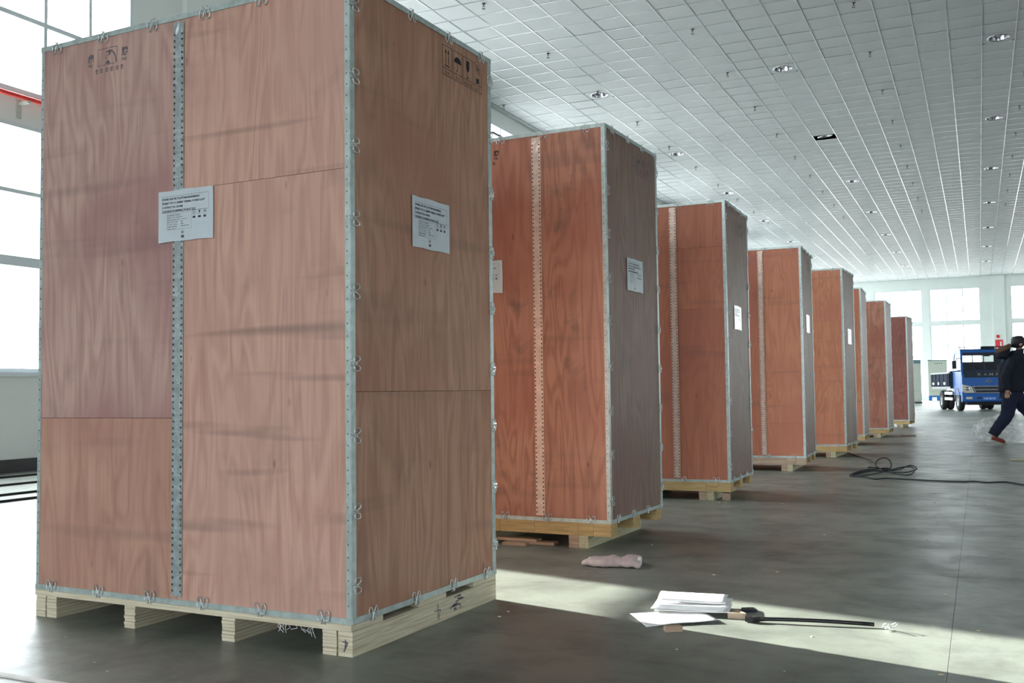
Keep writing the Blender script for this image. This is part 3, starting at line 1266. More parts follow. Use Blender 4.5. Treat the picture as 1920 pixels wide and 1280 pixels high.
for k in CR:
    x, y, th = CR[k]
    s = SPEC[k]
    if k == 1:
        W, D, zb, zt, xs_ = 1.586, 1.05, .1115, 2.369, (-.831, -.777)
    else:
        W, D, zb, zt, xs_ = 1.60, (.917 if k < 8 else .80), .145, 2.427, (-.463, -.406)
    root = make_crate(k, (x, y), th, W, D, zb, zt, xs_, s['pm'], s['lab'], s['sp'])
    # pallet base
    pb = empty('pallet_base', (0, 0, 0), 0, root)
    if k == 1:
        for y0, y1 in ((-.004, .19), (.43, .63), (.852, D)):
            bevel(MB().box(-W, 0.0, y0, y1, .087, .1095).build('deck_board', M['lvl'], pb), .002, 1)
        for x0, x1 in ((-1.081, -1.022), (-.583, -.520)):
            sk = MB()
            for q in range(7):
                z0 = .087 * q / 7
                sk.box(x0 + rnd.uniform(0, .002), x1 - rnd.uniform(0, .002), rnd.uniform(0, .004), D - .002, z0 + .0006, z0 + .087 / 7 - .0006)
            sk.build('skid', M['lvl'], pb)
        for x0, x1, single in ((-1.586, -1.528, 0), (-1.524, -1.464, 0), (-.125, -.064, 0), (-.061, 0, 1)):
            sk = MB()
            n = 1 if single else 7
            for q in range(n):
                z0 = .087 * q / n
                sk.box(x0 + rnd.uniform(0, .002), x1 - (0 if single else rnd.uniform(0, .002)), rnd.uniform(0, .004), D - .002, z0 + .0006, z0 + .087 / n - .0006)
            o = sk.build('skid', M['lvl_side'] if single else M['lvl'], pb)
            if single:
                f = Flat()
                f.line([(-.026, .060), (-.028, .030)], .0028).line([(-.040, .051), (-.018, .050), (-.030, .024)], .0028).line([(-.030, .024), (-.034, .018)], .0028)
                inst('pen_mark', f.mesh('pen_mark', M['pen'], 'W', .001), o)
                f = Flat()
                f.line([(.565, .072), (.560, .018)], .003).line([(.535, .050), (.585, .048), (.572, .030), (.570, .012)], .003)
                f.line([(.69, .075), (.74, .079), (.715, .066), (.755, .062), (.70, .056)], .004)
                f.line([(.74, .075), (.748, .06), (.77, .062)], .004)
                f.line([(.655, .035), (.68, .046), (.72, .05), (.675, .04), (.735, .042), (.74, .032), (.735, .024)], .004)
                f.line([(.685, .03), (.705, .032)], .005).line([(.69, .024), (.71, .026)], .003)
                inst('pen_mark', f.mesh('pen_mark', M['pen'], 'D', .001), o)
        # frayed strapping fibres hanging under the deck
        fb = MB()
        for q in range(12):
            x_ = -.33 + .17 * rnd.random()
            fb.tube([(x_, .006, .09), (x_ + rnd.uniform(-.02, .02), .002, .078), (x_ + rnd.uniform(-.02, .03), .004, .078 - rnd.uniform(.004, .028))], .0012, 4)
        tag(fb.build('frayed_fibres', M['paper'], pb), kind='stuff')
    else:
        xb = [-W, -1.15, -.70, -.473, -.20, -.105, 0.002]
        for q in range(len(xb) - 1):
            MB().box(xb[q] + .0008, xb[q + 1] - .0008, -.004, .10, .072, .1435).build('deck_board', M['pine'] if k not in (4,) else M['offcut'], pb)
        for y0, y1 in ((.395, .495), (D - .12, D - .02)):
            MB().box(-W, -.004, y0, y1, .072, .1435).build('deck_board', M['pine'], pb)
        for x0 in (-1.46, -.865, -.26):
            for q2 in range(2):
                sk = MB()
                n = 4
                for q in range(n):
                    z0 = .0715 * q / n
                    sk.box(x0 + .061 * q2 + rnd.uniform(0, .002), x0 + .061 * q2 + .06, rnd.uniform(0, .003), D - .03, z0 + .0005, z0 + .0715 / n - .0005)
                sk.build('skid', M['offcut'] if q2 == 0 else M['pine_pale'], pb)

# ------------------------------------------------------------------ things lying on the floor
def sheet(w, d, h0, curl, seed, loc, rz, name, label, thick=.0012, tilt=(0, 0), mat='paper', bend=None, group=None):
    """a slightly curled sheet of paper, w along x, d along y"""
    nx, ny = 14, 10
    b = MB()
    top = []
    for j in range(ny + 1):
        for i in range(nx + 1):
            u, v = i / nx, j / ny
            x, y = (u - .5) * w, (v - .5) * d
            z = h0 + curl * (abs(u - .5) * 2) ** 3 * (.5 + .5 * math.sin(3 * v + seed)) + .0025 * noise.noise(Vector((x * 9 + seed, y * 9, seed)))
            z += tilt[0] * (u - .5) + tilt[1] * (v - .5)
            if bend:
                z += bend(u, v)
            top.append((x, y, max(z, .0006)))
    n = len(top)
    vs = top + [(x, y, z - thick * .45 if z > thick else 0.0001) for x, y, z in top]
    fs = []
    W_ = nx + 1
    for j in range(ny):
        for i in range(nx):
            a = j * W_ + i
            fs.append((a, a + 1, a + W_ + 1, a + W_))
            fs.append((n + a, n + a + W_, n + a + W_ + 1, n + a + 1))
    bd = [i for i in range(W_)] + [j * W_ + nx for j in range(1, ny + 1)] + [ny * W_ + i for i in range(nx - 1, -1, -1)] + [j * W_ for j in range(ny - 1, 0, -1)]
    for q in range(len(bd)):
        a, c = bd[q], bd[(q + 1) % len(bd)]
        fs.append((a, n + a, n + c, c))
    b.add(vs, fs, 0, True)
    o = b.build(name, M[mat], None, loc, rz)
    tag(o, label, 'paper', group)
    return o


G = 'white papers in the sunlit pile'
# the splayed bottom sheet hangs off a wood block with a lifted near edge
sheet(.29, .21, .007, .002, 1.0, (-1.115, 3.862, 0), .62, 'paper_sheet', 'bottom white sheet of the floor pile, splayed out with a pointed corner to the left', group=G,
      bend=lambda u, v: .003 * u - .010 * max(0, .35 - u) * 2 * (1 - v))
PL = ['sixth', 'fifth', 'fourth', 'third', 'second']
for k in range(5):
    sheet(.285 + rnd.uniform(-.01, .01), .19, .019 + .0042 * k, .003, 2.0, (-1.085 + rnd.uniform(-.01, .01), 4.03 + .006 * k, 0), .13 + rnd.uniform(-.05, .05), 'paper_sheet',
          'white sheet in the floor paper pile, %s from the top' % PL[k], group=G, thick=.0036, bend=lambda u, v: -.004 * max(0, .25 - u) * 4 * (1 - v))
sheet(.27, .17, .049, .003, 9.0, (-1.09, 4.075, 0), .16, 'folded_paper', 'thick folded white paper lying on top of the floor paper pile', group=G, thick=.012,
      bend=lambda u, v: .012 * math.sin(v * 3.14) - .004 * u)


def chunk(name, size, loc, rz, mat, label, cat, group=None, taper=0.0):
    w_, d, h_ = size
    b = MB()
    b.prism([(-w_ / 2, -d / 2), (w_ / 2, -d / 2 * (1 - taper)), (w_ / 2 * .98, d / 2 * (1 - taper)), (-w_ / 2, d / 2)], 0, h_, 'z')
    o = bevel(b.build(name, M[mat], None, loc, rz), .0015, 1)
    return tag(o, label, cat, group)


chunk('wood_block', (.066, .03, .02), (-1.062, 3.672, 0), .62, 'offcut', 'small pinkish wood block under the near edge of the paper pile', 'wood block')
b = MB()
b.prism([(-.03, -.03), (.04, -.02), (.0, .045)], 0, .022, 'z')
tag(b.build('wood_wedge', M['offcut'], None, (-.895, 3.985, 0), .1), 'small triangular wood offcut at the right end of the paper pile', 'wood block')
b = MB()
b.prism([(-.03, -.02), (.035, -.012), (.03, .03), (-.02, .025)], 0, .012, 'z')
tag(b.build('wood_chip', M['truck_dark'], None, (-.875, 4.10, 0), .4), 'small dark scrap right behind the paper pile', 'scrap')
chunk('wood_block', (.06, .07, .055), (-1.885, 8.13, 0), .1, 'offcut', 'small wood block standing beside the skid of the third crate', 'wood block')

# pale offcut boards under the second crate
for k, (w_, d, h0, loc, rz, lab) in enumerate([
        (.15, .05, .0, (-2.49, 5.365, 0), .02, 'short pale offcut board in front of two others under the second crate'),
        (.30, .08, .0, (-2.42, 5.45, 0), .05, 'long pale offcut board lying on the floor under the second crate'),
        (.26, .07, .0165, (-2.50, 5.44, 0), -.03, 'pale offcut board resting on another board under the second crate')]):
    b = MB().box(-w_ / 2, w_ / 2, -d / 2, d / 2, h0, h0 + .016)
    tag(bevel(b.build('offcut_board', M['offcut'], None, loc, rz), .001, 1), lab, 'board', 'offcut boards under the second crate')

# black pry bar with a flared claw, lying in the sun stripe
b = MB()
P0, P1 = Vector((-.82, 3.93, .012)), Vector((-.385, 4.005, .012))
dv = (P1 - P0).normalized()
pts, rs = [], []
for q in range(9):
    t = q / 8
    pts.append(P0.lerp(P1, t) + Vector((0, 0, .004 * math.sin(t * math.pi))))
    rs.append(.0075 if t > .08 else .012)
b.tube(pts, .008, 8, rs=rs)
bar = empty('pry_bar', tuple(P0))
tag(bar, 'long thin black steel pry bar lying in the sun stripe', 'pry bar')
o = b.build('shaft', M['black_metal'], bar)
o.location = -P0
b = MB()
b.prism([(-.034, -.016), (-.006, -.016), (.02, -.008), (.02, .008), (-.006, .016), (-.034, .016)], -.009, .010, 'z')
o = b.build('head', M['black_metal'], bar, (.006, 0, 0), .17)
# spring clip dropped at the end of the bar
sc = MB()
sc.v = list(CLIP.v)
sc.f, sc.m, sc.sm = CLIP.f, CLIP.m, CLIP.sm
o = sc.build('loose_clip', M['wire'], None, (-.335, 3.985, .014), .5)
o.rotation_euler = (0.9, 0, .5)
tag(o, 'small loose bright steel spring clip at the right end of the black bar', 'clip')

# folded pinkish glove
b = MB()
prof = []
vs, fs = [], []
nx, ns = 22, 14
for i in range(nx + 1):
    u = i / nx
    wid = .085 if u > .32 else .045 + .04 * (u / .32)
    wid *= (1 + .12 * math.sin(u * 9))
    hgt = .017 + .004 * math.sin(u * math.pi) + .008 * max(0, u - .6) + .002 * math.sin(u * 17)
    for k in range(ns):
        t = 2 * math.pi * k / ns
        sy, sz = math.cos(t), math.sin(t)
        sy = math.copysign(abs(sy) ** .6, sy)
        sz = math.copysign(abs(sz) ** .45, sz)
        nn = noise.noise(Vector((u * 9, sy * 2, sz * 2))) * .007 + abs(noise.noise(Vector((u * 22, sy * 3, 4)))) * .005
        vs.append(((u - .5) * .27, sy * wid + nn, max(.0005, hgt + sz * hgt + nn)))
for i in range(nx):
    for k in range(ns):
        l = (k + 1) % ns
        fs.append((i * ns + k, i * ns + l, (i + 1) * ns + l, (i + 1) * ns + k))
fs.append(tuple(range(ns))[::-1])
b.add(vs, fs, 0, True)
gl = b.build('work_glove', M['cloth'], None, (-1.725, 4.92, 0), .28)
tag(gl, 'folded pinkish cloth work glove lying in front of the second crate', 'glove')
for q in range(4):
    f_ = MB()
    x_ = -.135
    y_ = -.036 + .024 * q
    f_.tube([(x_ + .06, y_ * 1.2, .022), (x_ + .02, y_, .020), (x_ - .012 + .008 * (q % 2), y_, .017), (x_ - .03 + .008 * (q % 2), y_, .013)], .011, 8, rs=[.014, .0135, .012, .007])
    f_.build('finger', M['cloth'], gl)
cu_ = MB()
cu_.lathe([(.030, 0), (.036, .004), (.036, .02), (.030, .022)], (0, 0, 0), 'x', 16)
o = cu_.build('cuff', M['paper'], gl, (.118, 0, .022))
o.scale = (1, 1.8, .58)

# tangled black cable and its long tail
def spline(pts, n=8):
    out = []
    P_ = [Vector(p) for p in pts]
    for i in range(len(P_) - 1):
        p0, p1, p2, p3 = P_[max(i - 1, 0)], P_[i], P_[i + 1], P_[min(i + 2, len(P_) - 1)]
        for k in range(n):
            t = k / n
            out.append(.5 * ((2 * p1) + (-p0 + p2) * t + (2 * p0 - 5 * p1 + 4 * p2 - p3) * t * t + (-p0 + 3 * p1 - 3 * p2 + p3) * t ** 3))
    out.append(P_[-1])
    return out


cz = .007
c1 = [(-1.72, 14.6, cz), (-1.48, 13.7, cz), (-1.25, 12.86, .02), (-1.17, 12.51, cz), (-1.13, 11.7, cz), (-1.08, 11.2, .05), (-1.0, 11.35, .03), (-1.15, 11.1, .02), (-1.22, 10.7, cz), (-1.1, 10.95, .03), (-.92, 11.15, .05)]
c1 += [(-.86, 11.15, .03), (-.985, 11.16, .05), (-1.01, 11.17, .10), (-.965, 11.18, .145), (-.905, 11.18, .15), (-.865, 11.18, .11), (-.87, 11.17, .05), (-.95, 11.1, .03)]
c1 += [(-.8, 11.2, .03), (-.7, 11.35, .065), (-.64, 11.3, .06), (-.62, 11.15, .04), (-.72, 11.0, .02), (-.9, 11.05, .02), (-1.05, 11.1, .02), (-1.2, 10.75, cz), (-1.1, 10.62, cz), (-.95, 10.9, .02), (-.78, 11.25, .05), (-.66, 11.2, .06), (-.63, 10.95, .03), (-.7, 10.85, cz), (-.88, 11.0, .02)]
c1 += [(-1.0, 11.05, .03), (-1.18, 10.8, cz), (-1.2, 10.58, cz), (-1.06, 10.5, cz), (-.95, 10.3, cz), (-.86, 10.42, cz), (-.74, 10.4, cz), (-.55, 10.33, cz), (-.41, 10.29, cz), (-.19, 10.25, cz), (-.08, 10.32, cz), (.03, 10.24, cz), (.14, 10.32, cz), (.21, 10.32, cz), (.33, 10.09, cz), (.6, 9.8, cz), (1.2, 9.5, cz)]
b = MB()
b.tube(spline(c1, 7), .0065, 6)
tag(b.build('cable', M['cable']), 'long black cable in a loose tangle on the open floor beside the crates', 'cable')

# steel bars along the left wall
for x, lab in ((-9.82, 'nearest the wall'), (-8.96, 'second from the wall'), (-8.08, 'third from the wall'), (-7.59, 'farthest from the wall')):
    o = MB().box(x - .018, x + .018, 2.6, 13.5, 0, .022).build('steel_bar', M['black_metal'])
    tag(o, 'long thin dark steel bar on the floor by the left wall, %s' % lab, 'bar', 'steel bars along the left wall')
o = MB().box(-4.3, -2.45, 2.268, 2.292, 0, .006).build('plastic_strip', M['white_mark'])
tag(o, 'pale narrow strip lying on the floor at the lower left corner', 'strip')
o = MB().box(XL + 1.0, XR - 1.0, 30.25, 30.37, -.003, .0012).build('floor_line', M['cream_line'])
tag(o, 'long cream painted line across the floor in front of the truck', 'floor line')
chunk('wood_stick', (.2, .05, .02), (.40, 13.42, 0), -.1, 'pine_pale', 'pale flat stick on the floor at the right edge, in front of the person', 'stick')
chunk('wood_stick', (.26, .05, .02), (-1.19, 19.45, 0), -.2, 'offcut', 'thin dark stick lying beside the seventh crate', 'stick')
cb = MB()
for q in range(46):
    x, y = rnd.uniform(-1.9, 1.0), rnd.uniform(3.0, 8.5)
    if q > 36:
        x, y = rnd.uniform(-1.95, -1.7), rnd.uniform(7.4, 8.1)
    s_ = rnd.uniform(.003, .008)
    cb.prism([(x - s_, y), (x, y - s_ * .6), (x + s_ * 1.3, y + s_ * .2), (x, y + s_ * .7)], 0, s_ * .5, 'z')
for q in range(14):
    x, y = rnd.uniform(-3.3, -1.6), rnd.uniform(2.2, 2.8)
    s_ = rnd.uniform(.002, .005)
    cb.prism([(x - s_, y), (x, y - s_ * .6), (x + s_ * 1.3, y + s_ * .2), (x, y + s_ * .7)], 0, s_ * .5, 'z')
tag(cb.build('wood_crumbs', M['pine_pale']), 'tiny pale wood crumbs scattered on the floor around the crates', 'debris', kind='stuff')

# ------------------------------------------------------------------ grey electrical cabinets at the far end
def cabinet(loc, rz, w_, d, h_, base, label, kind):
    r = empty('electrical_cabinet', loc, rz)
    tag(r, label, 'cabinet')
    bevel(MB().box(-w_ / 2, w_ / 2, 0, d, base, h_).build('body', M['cab_grey'], r), .01, 1)
    MB().box(-w_ / 2 - .01, w_ / 2 + .01, -.02, d, h_, h_ + .05).build('top_cover', M['cab_teal'], r)
    if kind == 0:
        dr = MB().box(-w_ / 2 + .02, w_ / 2 - .02, -.025, -.002, base + .28, h_ - .42).build('door', M['cab_grey'], r)
        MB().box(w_ / 2 - .32, w_ / 2 - .18, -.05, -.026, base + .42, base + .47).build('handle', M['black_metal'], dr)
        MB().box(-w_ / 2 + .02, w_ / 2 - .02, -.025, -.002, h_ - .39, h_ - .02).build('upper_panel', M['cab_grey'], r)
        MB().box(-w_ / 2 + .02, w_ / 2 - .02, -.02, -.002, base + .01, base + .25).build('lower_panel', M['cab_grey'], r)
        for q in range(4):
            x = -.12 + .12 * q
            MB().lathe([(.001, -.045), (.03, -.04), (.035, -.026)], (x, 0, h_ - .17), 'y', 10).build('indicator', M['cab_teal'], r)
        pl = MB()
        pl.box(-w_ / 2, w_ / 2, 0, d, .20, base)
        pl.build('pallet_deck', M['cab_blue'], r)
        for q in range(3):
            x = -w_ / 2 + .08 + (w_ - .16) * q / 2
            MB().box(x - .08, x + .08, .02, d - .02, 0, .20).build('pallet_foot', M['cab_blue'], r)
    else:
        MB().box(-w_ / 2 + .02, w_ / 2 - .02, -.025, -.002, base + .1, h_ - .16).build('door', M['cab_grey'], r)
        MB().box(-w_ / 2 + .02, w_ / 2 - .02, -.02, -.002, h_ - .14, h_ - .02).build('name_band', M['cab_teal'], r)
        for z in (.42, .72, 1.17, 1.35, 1.53, 1.71, 1.89):
            MB().box(w_ / 2 - .50, w_ / 2 - .42, -.06, -.026, z - .05, z + .05).build('meter', M['black_metal'], r)
        MB().box(-w_ / 2 - .02, w_ / 2 + .02, -.03, d, 0, base).build('plinth', M['truck_dark'], r)
    return r


cabinet((-2.29, 66.2, 0), .0, 1.06, .8, 2.42, .29, 'grey electrical cabinet on blue pallet feet by the far windows', 0)
cabinet((-3.19, 55.9, 0), .12, .95, .9, 2.20, .07, 'grey electrical cabinet with a column of dark meters behind the farthest crate', 1)

# fire alarm point and bell on the far pier
o = MB().box(.98, 1.40, YF - .17, YF - .125, 2.95, 3.72).build('fire_sign', M['red_sign'])
tag(o, 'red fire equipment sign on the far wall pier above the truck', 'sign')
f = Flat()
f.rect(1.25, 3.05, 1.33, 3.60).disc(1.08, 3.2, .05).rect(1.05, 3.08, 1.18, 3.14)
MB().add([(a, YF - .172, c) for a, c in f.v], f.f).build('marking', M['white_mark'], o)
b = MB()
b.lathe([(.001, -.08), (.06, -.075), (.10, -.05), (.105, 0)], (1.14, YF - .122, 3.93), 'y', 16)
tag(b.build('alarm_bell', M['red_paint']), 'round dark red alarm bell on the far wall pier above the red sign', 'alarm bell')

# ------------------------------------------------------------------ the blue truck
T = empty('flatbed_truck', (.29, 38.2, 0), math.radians(13))
tag(T, 'small blue flatbed truck parked facing the camera near the far windows', 'truck')
hw = .86


def tpart(name, mb, mat, parent=None, bw=0):
    o = mb.build(name, M[mat], parent or T)
    if bw:
        bevel(o, bw, 2)
    return o


# cab: lower shell, pillars, roof, back wall with window (hollow so that the rear window shows through)
sh = MB()
sh.prism([(.0, .60), (.0, 1.16), (.10, 1.40), (.18, 1.42), (.18, .60)], -hw, hw, 'x')
sh.box(-hw, -hw + .05, .18, 1.42, .62, 1.38)
sh.box(hw - .05, hw, .18, 1.42, .62, 1.38)
sh.box(-hw, hw, .18, 1.42, .55, .64)
sh.box(-hw, hw, 1.36, 1.42, .60, 1.45)
cab = tpart('cab', sh, 'truck_blue', bw=.02)
rf = MB()
rf.prism([(.40, 2.02), (.42, 2.12), (.55, 2.17), (1.38, 2.16), (1.44, 2.10), (1.44, 2.00)], -hw + .06, hw - .06, 'x')
tpart('roof', rf, 'truck_blue', bw=.02)
for s_ in (-1, 1):
    pl = MB()
    a0, a1 = s_ * hw, s_ * (hw - .07)
    vs = [(a0, .10, 1.40), (a1, .10, 1.40), (a1, .17, 1.40), (a0, .17, 1.40), (s_ * (hw - .06), .40, 2.05), (s_ * (hw - .13), .40, 2.05), (s_ * (hw - .13), .47, 2.05), (s_ * (hw - .06), .47, 2.05)]
    pl.add(vs, [(0, 1, 2, 3), (4, 5, 6, 7), (0, 1, 5, 4), (1, 2, 6, 5), (2, 3, 7, 6), (3, 0, 4, 7)])
    vs = [(a0, 1.34, 1.38), (a1, 1.34, 1.38), (a1, 1.42, 1.38), (a0, 1.42, 1.38), (s_ * (hw - .06), 1.34, 2.05), (s_ * (hw - .12), 1.34, 2.05), (s_ * (hw - .12), 1.44, 2.05), (s_ * (hw - .06), 1.44, 2.05)]
    pl.add(vs, [(0, 1, 2, 3), (4, 5, 6, 7), (0, 1, 5, 4), (1, 2, 6, 5), (2, 3, 7, 6), (3, 0, 4, 7)])
    tpart('pillar', pl, 'truck_blue')
    # side glass
    gs = MB().add([(s_ * (hw - .01), .19, 1.42), (s_ * (hw - .01), 1.34, 1.42), (s_ * (hw - .07), 1.36, 2.03), (s_ * (hw - .07), .47, 2.03)], [(0, 1, 2, 3)])
    tpart('side_window', gs, 'glass')
bk = MB()
bk.box(-hw + .06, -.52, 1.38, 1.43, 1.45, 2.08)
bk.box(.52, hw - .06, 1.38, 1.43, 1.45, 2.08)
bk.box(-.52, .52, 1.38, 1.43, 1.45, 1.73)
bk.box(-.52, .52, 1.38, 1.43, 1.98, 2.08)
bk.box(-.20, -.17, 1.38, 1.43, 1.73, 1.98)
bk.box(.17, .20, 1.38, 1.43, 1.73, 1.98)
tpart('back_wall', bk, 'truck_dark')
ws = MB().add([(-hw + .07, .10, 1.41), (hw - .07, .10, 1.41), (hw - .13, .40, 2.03), (-hw + .13, .40, 2.03)], [(0, 1, 2, 3)])
tpart('windshield', ws, 'glass')
vz = MB().add([(-hw + .11, .345, 1.93), (hw - .11, .345, 1.93), (hw - .125, .41, 2.05), (-hw + .125, .41, 2.05), (-hw + .11, .36, 1.93), (hw - .11, .36, 1.93), (hw - .125, .425, 2.05), (-hw + .125, .425, 2.05)],
              [(0, 1, 2, 3), (4, 7, 6, 5), (0, 4, 5, 1), (2, 6, 7, 3), (1, 5, 6, 2), (0, 3, 7, 4)])
tpart('windshield_band', vz, 'truck_dark')
for s_ in (-1, 1):
    st = MB()
    st.box(s_ * .38 - .24, s_ * .38 + .24, .85, 1.30, .70, 1.00)
    st.prism([(1.15, 1.0), (1.28, 1.0), (1.34, 1.66), (1.24, 1.66)], s_ * .38 - .23, s_ * .38 + .23, 'x')
    tpart('seat', st, 'truck_dark', bw=.03)
ds = MB().prism([(.18, 1.10), (.18, 1.43), (.45, 1.38), (.5, 1.1)], -hw + .06, hw - .06, 'x')
tpart('dashboard', ds, 'truck_dark')
wh = MB()
wh.tube([(-.38 + .19 * math.cos(t), .55 + .08 * math.sin(t), 1.40 + .17 * math.sin(t)) for t in [2 * math.pi * k / 20 for k in range(20)]], .014, 6, closed=True)
tpart('steering_wheel', wh, 'black_rubber')
mi = MB().box(-.06, .16, .40, .43, 1.90, 1.96)
tpart('rear_view_mirror', mi, 'black_metal')
# dark panel with the lettering, emblem
pn = MB().add([(-hw + .08, -.004, 1.17), (hw - .08, -.004, 1.17), (hw - .06, .092, 1.40), (-hw + .06, .092, 1.40), (-hw + .08, .02, 1.15), (hw - .08, .02, 1.15), (hw - .06, .12, 1.40), (-hw + .06, .12, 1.40)],
              [(0, 1, 2, 3), (4, 7, 6, 5), (0, 4, 5, 1), (1, 5, 6, 2), (0, 3, 7, 4)])
pn = tpart('front_panel', pn, 'truck_dark')
f = Flat()
for k, ch in enumerate('KAMA'):
    f.text(ch, -.335 + .185 * k, 1.225, .135, .125, .002)
vs = [(a, -.006 + (c - 1.17) * .417, c) for a, c in f.v]
MB().add(vs, f.f).build('lettering', M['truck_grey'], pn)
em = MB()
em.tube([(.0 + .10 * math.cos(t), -.012, 1.04 + .045 * math.sin(t)) for t in [2 * math.pi * k / 20 for k in range(20)]], .009, 6, closed=True)
em.tube([(-.04, -.012, 1.04), (.04, -.012, 1.04)], .009, 6)
em.tube([(-.04, -.012, 1.01), (-.04, -.012, 1.07)], .009, 6)
em.tube([(.04, -.012, 1.01), (.04, -.012, 1.07)], .009, 6)
tpart('emblem', em, 'truck_grey')
# grille
gr = MB().prism([(-.50, .87), (.50, .87), (.40, .63), (-.40, .63)], -.010, .02, 'y')
gr = tpart('grille', gr, 'truck_dark')
for z, w_ in ((.86, .52), (.745, .47), (.635, .42)):
    MB().box(-w_, w_, -.028, -.008, z - .016, z + .016).build('grille_bar', M['truck_grey'], gr)
for s_ in (-1, 1):
    b = MB()
    b.add([(s_ * .50, -.028, .876), (s_ * .54, -.028, .876), (s_ * .44, -.028, .62), (s_ * .40, -.028, .62), (s_ * .50, -.005, .876), (s_ * .54, -.005, .876), (s_ * .44, -.005, .62), (s_ * .40, -.005, .62)],
          [(0, 1, 2, 3), (4, 5, 6, 7), (0, 1, 5, 4), (1, 2, 6, 5), (2, 3, 7, 6), (3, 0, 4, 7)])
    b.build('grille_bar', M['truck_grey'], gr)
    hl = MB().prism([(s_ * .86, .93), (s_ * .56, .86), (s_ * .46, .63), (s_ * .78, .63), (s_ * .865, .70)], -.025, .03, 'y')
    hl = tpart('headlight', hl, 'headlamp', bw=.008)
    lz = MB()
    lz.lathe([(.001, -.04), (.05, -.037), (.07, -.026)], (s_ * .70, 0, .78), 'y', 14)
    lz.build('lamp', M['chrome'], hl)
    fg = MB().box(s_ * .66 - .10, s_ * .66 + .10, -.125, -.095, .42, .50)
    tpart('fog_light', fg, 'headlamp', bw=.012)
    mr = MB()
    mr.box(s_ * 1.04 - .07, s_ * 1.04 + .07, .22, .29, 1.48, 1.76)
    m_ = tpart('mirror', mr, 'black_rubber', bw=.015)
    MB().tube([(s_ * 1.0, .26, 1.72), (s_ * .93, .24, 1.86), (s_ * .80, .26, 1.82)], .013, 6).build('mirror_arm', M['black_metal'], m_)
    MB().tube([(s_ * 1.0, .26, 1.50), (s_ * .93, .22, 1.42), (s_ * .84, .22, 1.42)], .013, 6).build('mirror_arm', M['black_metal'], m_)
bp = MB()
bp.prism([(-.10, .36), (-.10, .56), (-.04, .61), (.12, .61), (.12, .32), (-.05, .32)], -hw - .02, hw + .02, 'x')
bp = tpart('bumper', bp, 'truck_blue', bw=.015)
for x0, x1 in ((-.42, -.26), (.28, .48)):
    MB().box(x0, x1, -.106, -.09, .43, .50).build('bumper_slot', M['truck_dark'], bp)
pt = MB().box(-.22, .22, -.125, -.105, .38, .49)
pt = tpart('licence_plate', pt, 'cab_blue')
f = Flat()
for k in range(7):
    u = -.19 + .056 * k
    f.line([(u, .41), (u, .465)], .012).line([(u, .462), (u + .03, .462)], .01)
    if k % 2:
        f.line([(u + .03, .41), (u + .03, .46)], .01)
MB().add([(a, -.127, c) for a, c in f.v], f.f).build('plate_characters', M['white_mark'], pt)
ap = MB().box(-.70, .70, .05, .6, .22, .36)
tpart('front_axle_cover', ap, 'black_metal')
rk = MB()
rk.tube([(-.74, .46, 2.14), (-.74, .46, 2.24), (.74, .46, 2.24), (.74, .46, 2.14)], .014, 6)
rk.tube([(-.74, .46, 2.24), (-.74, 1.36, 2.24), (.74, 1.36, 2.24), (.74, .46, 2.24)], .014, 6)
rk.tube([(-.74, 1.36, 2.24), (-.74, 1.36, 2.14)], .014, 6)
rk.tube([(.74, 1.36, 2.24), (.74, 1.36, 2.14)], .014, 6)
rk.box(-.10, .34, .48, .62, 2.165, 2.235)
tpart('roof_rack', rk, 'black_metal')
wp = MB()
wp.tube([(-.55, .09, 1.42), (-.10, .12, 1.47)], .010, 5)
wp.tube([(.05, .09, 1.42), (.55, .12, 1.47)], .010, 5)
tpart('wiper', wp, 'black_metal')
# chassis, bed
ch = MB()
ch.box(-.38, -.28, .3, 4.6, .48, .62)
ch.box(.28, .38, .3, 4.6, .48, .62)
ch.box(-.7, .7, 3.25, 3.40, .30, .42)
tpart('chassis', ch, 'black_metal')
bd = MB().box(-.93, .93, 1.56, 4.7, .78, .86)
tpart('bed_floor', bd, 'truck_grey')
hd = MB().box(-.93, .93, 1.50, 1.56, .78, 1.42)
tpart('headboard', hd, 'truck_dark')
for s_ in (-1, 1):
    sdp = MB().box(s_ * .955 - .025, s_ * .955 + .025, 1.50, 4.7, .88, 1.33)
    sdp = tpart('side_panel', sdp, 'bed_dark')
    MB().box(s_ * .955 - .032, s_ * .955 + .032, 1.48, 4.72, 1.33, 1.38).build('top_rail', M['truck_grey'], sdp)
    for q in range(5):
        y = 1.7 + .68 * q
        MB().box(s_ * .985 - .012, s_ * .985 + .012, y - .035, y + .035, .86, 1.33).build('stake', M['bed_dark'], sdp)
    for q in range(3):
        y = 1.95 + 1.0 * q
        MB().box(s_ * .985 - .008, s_ * .985 + .008, y + .1, y + .42, .93, 1.02).build('latch_plate', M['white_mark'], sdp)
    gd = MB()
    for z in (.42, .62):
        gd.box(s_ * .90 - .015, s_ * .90 + .015, 1.35, 2.6, z - .05, z + .05)
    tpart('side_guard', gd, 'white_mark')
tg = MB().box(-.93, .93, 4.7, 4.75, .80, 1.36)
tpart('tailgate', tg, 'truck_dark')


def wheel(x, y, s_):
    tw = MB()
    R_ = .36
    tw.lathe([(.20, -.09), (.30, -.10), (.345, -.085), (R_, -.05), (R_, .05), (.345, .085), (.30, .10), (.20, .09)], (x, y, R_), 'x', 24)
    o = tpart('wheel', tw, 'tyre')
    rm = MB()
    rm.lathe([(.001, s_ * .06), (.06, s_ * .075), (.08, s_ * .05), (.15, s_ * .035), (.19, s_ * .08), (.205, s_ * .085), (.205, -s_ * .08)], (x, y, R_), 'x', 18)
    rm.build('rim', M['truck_grey'], o)


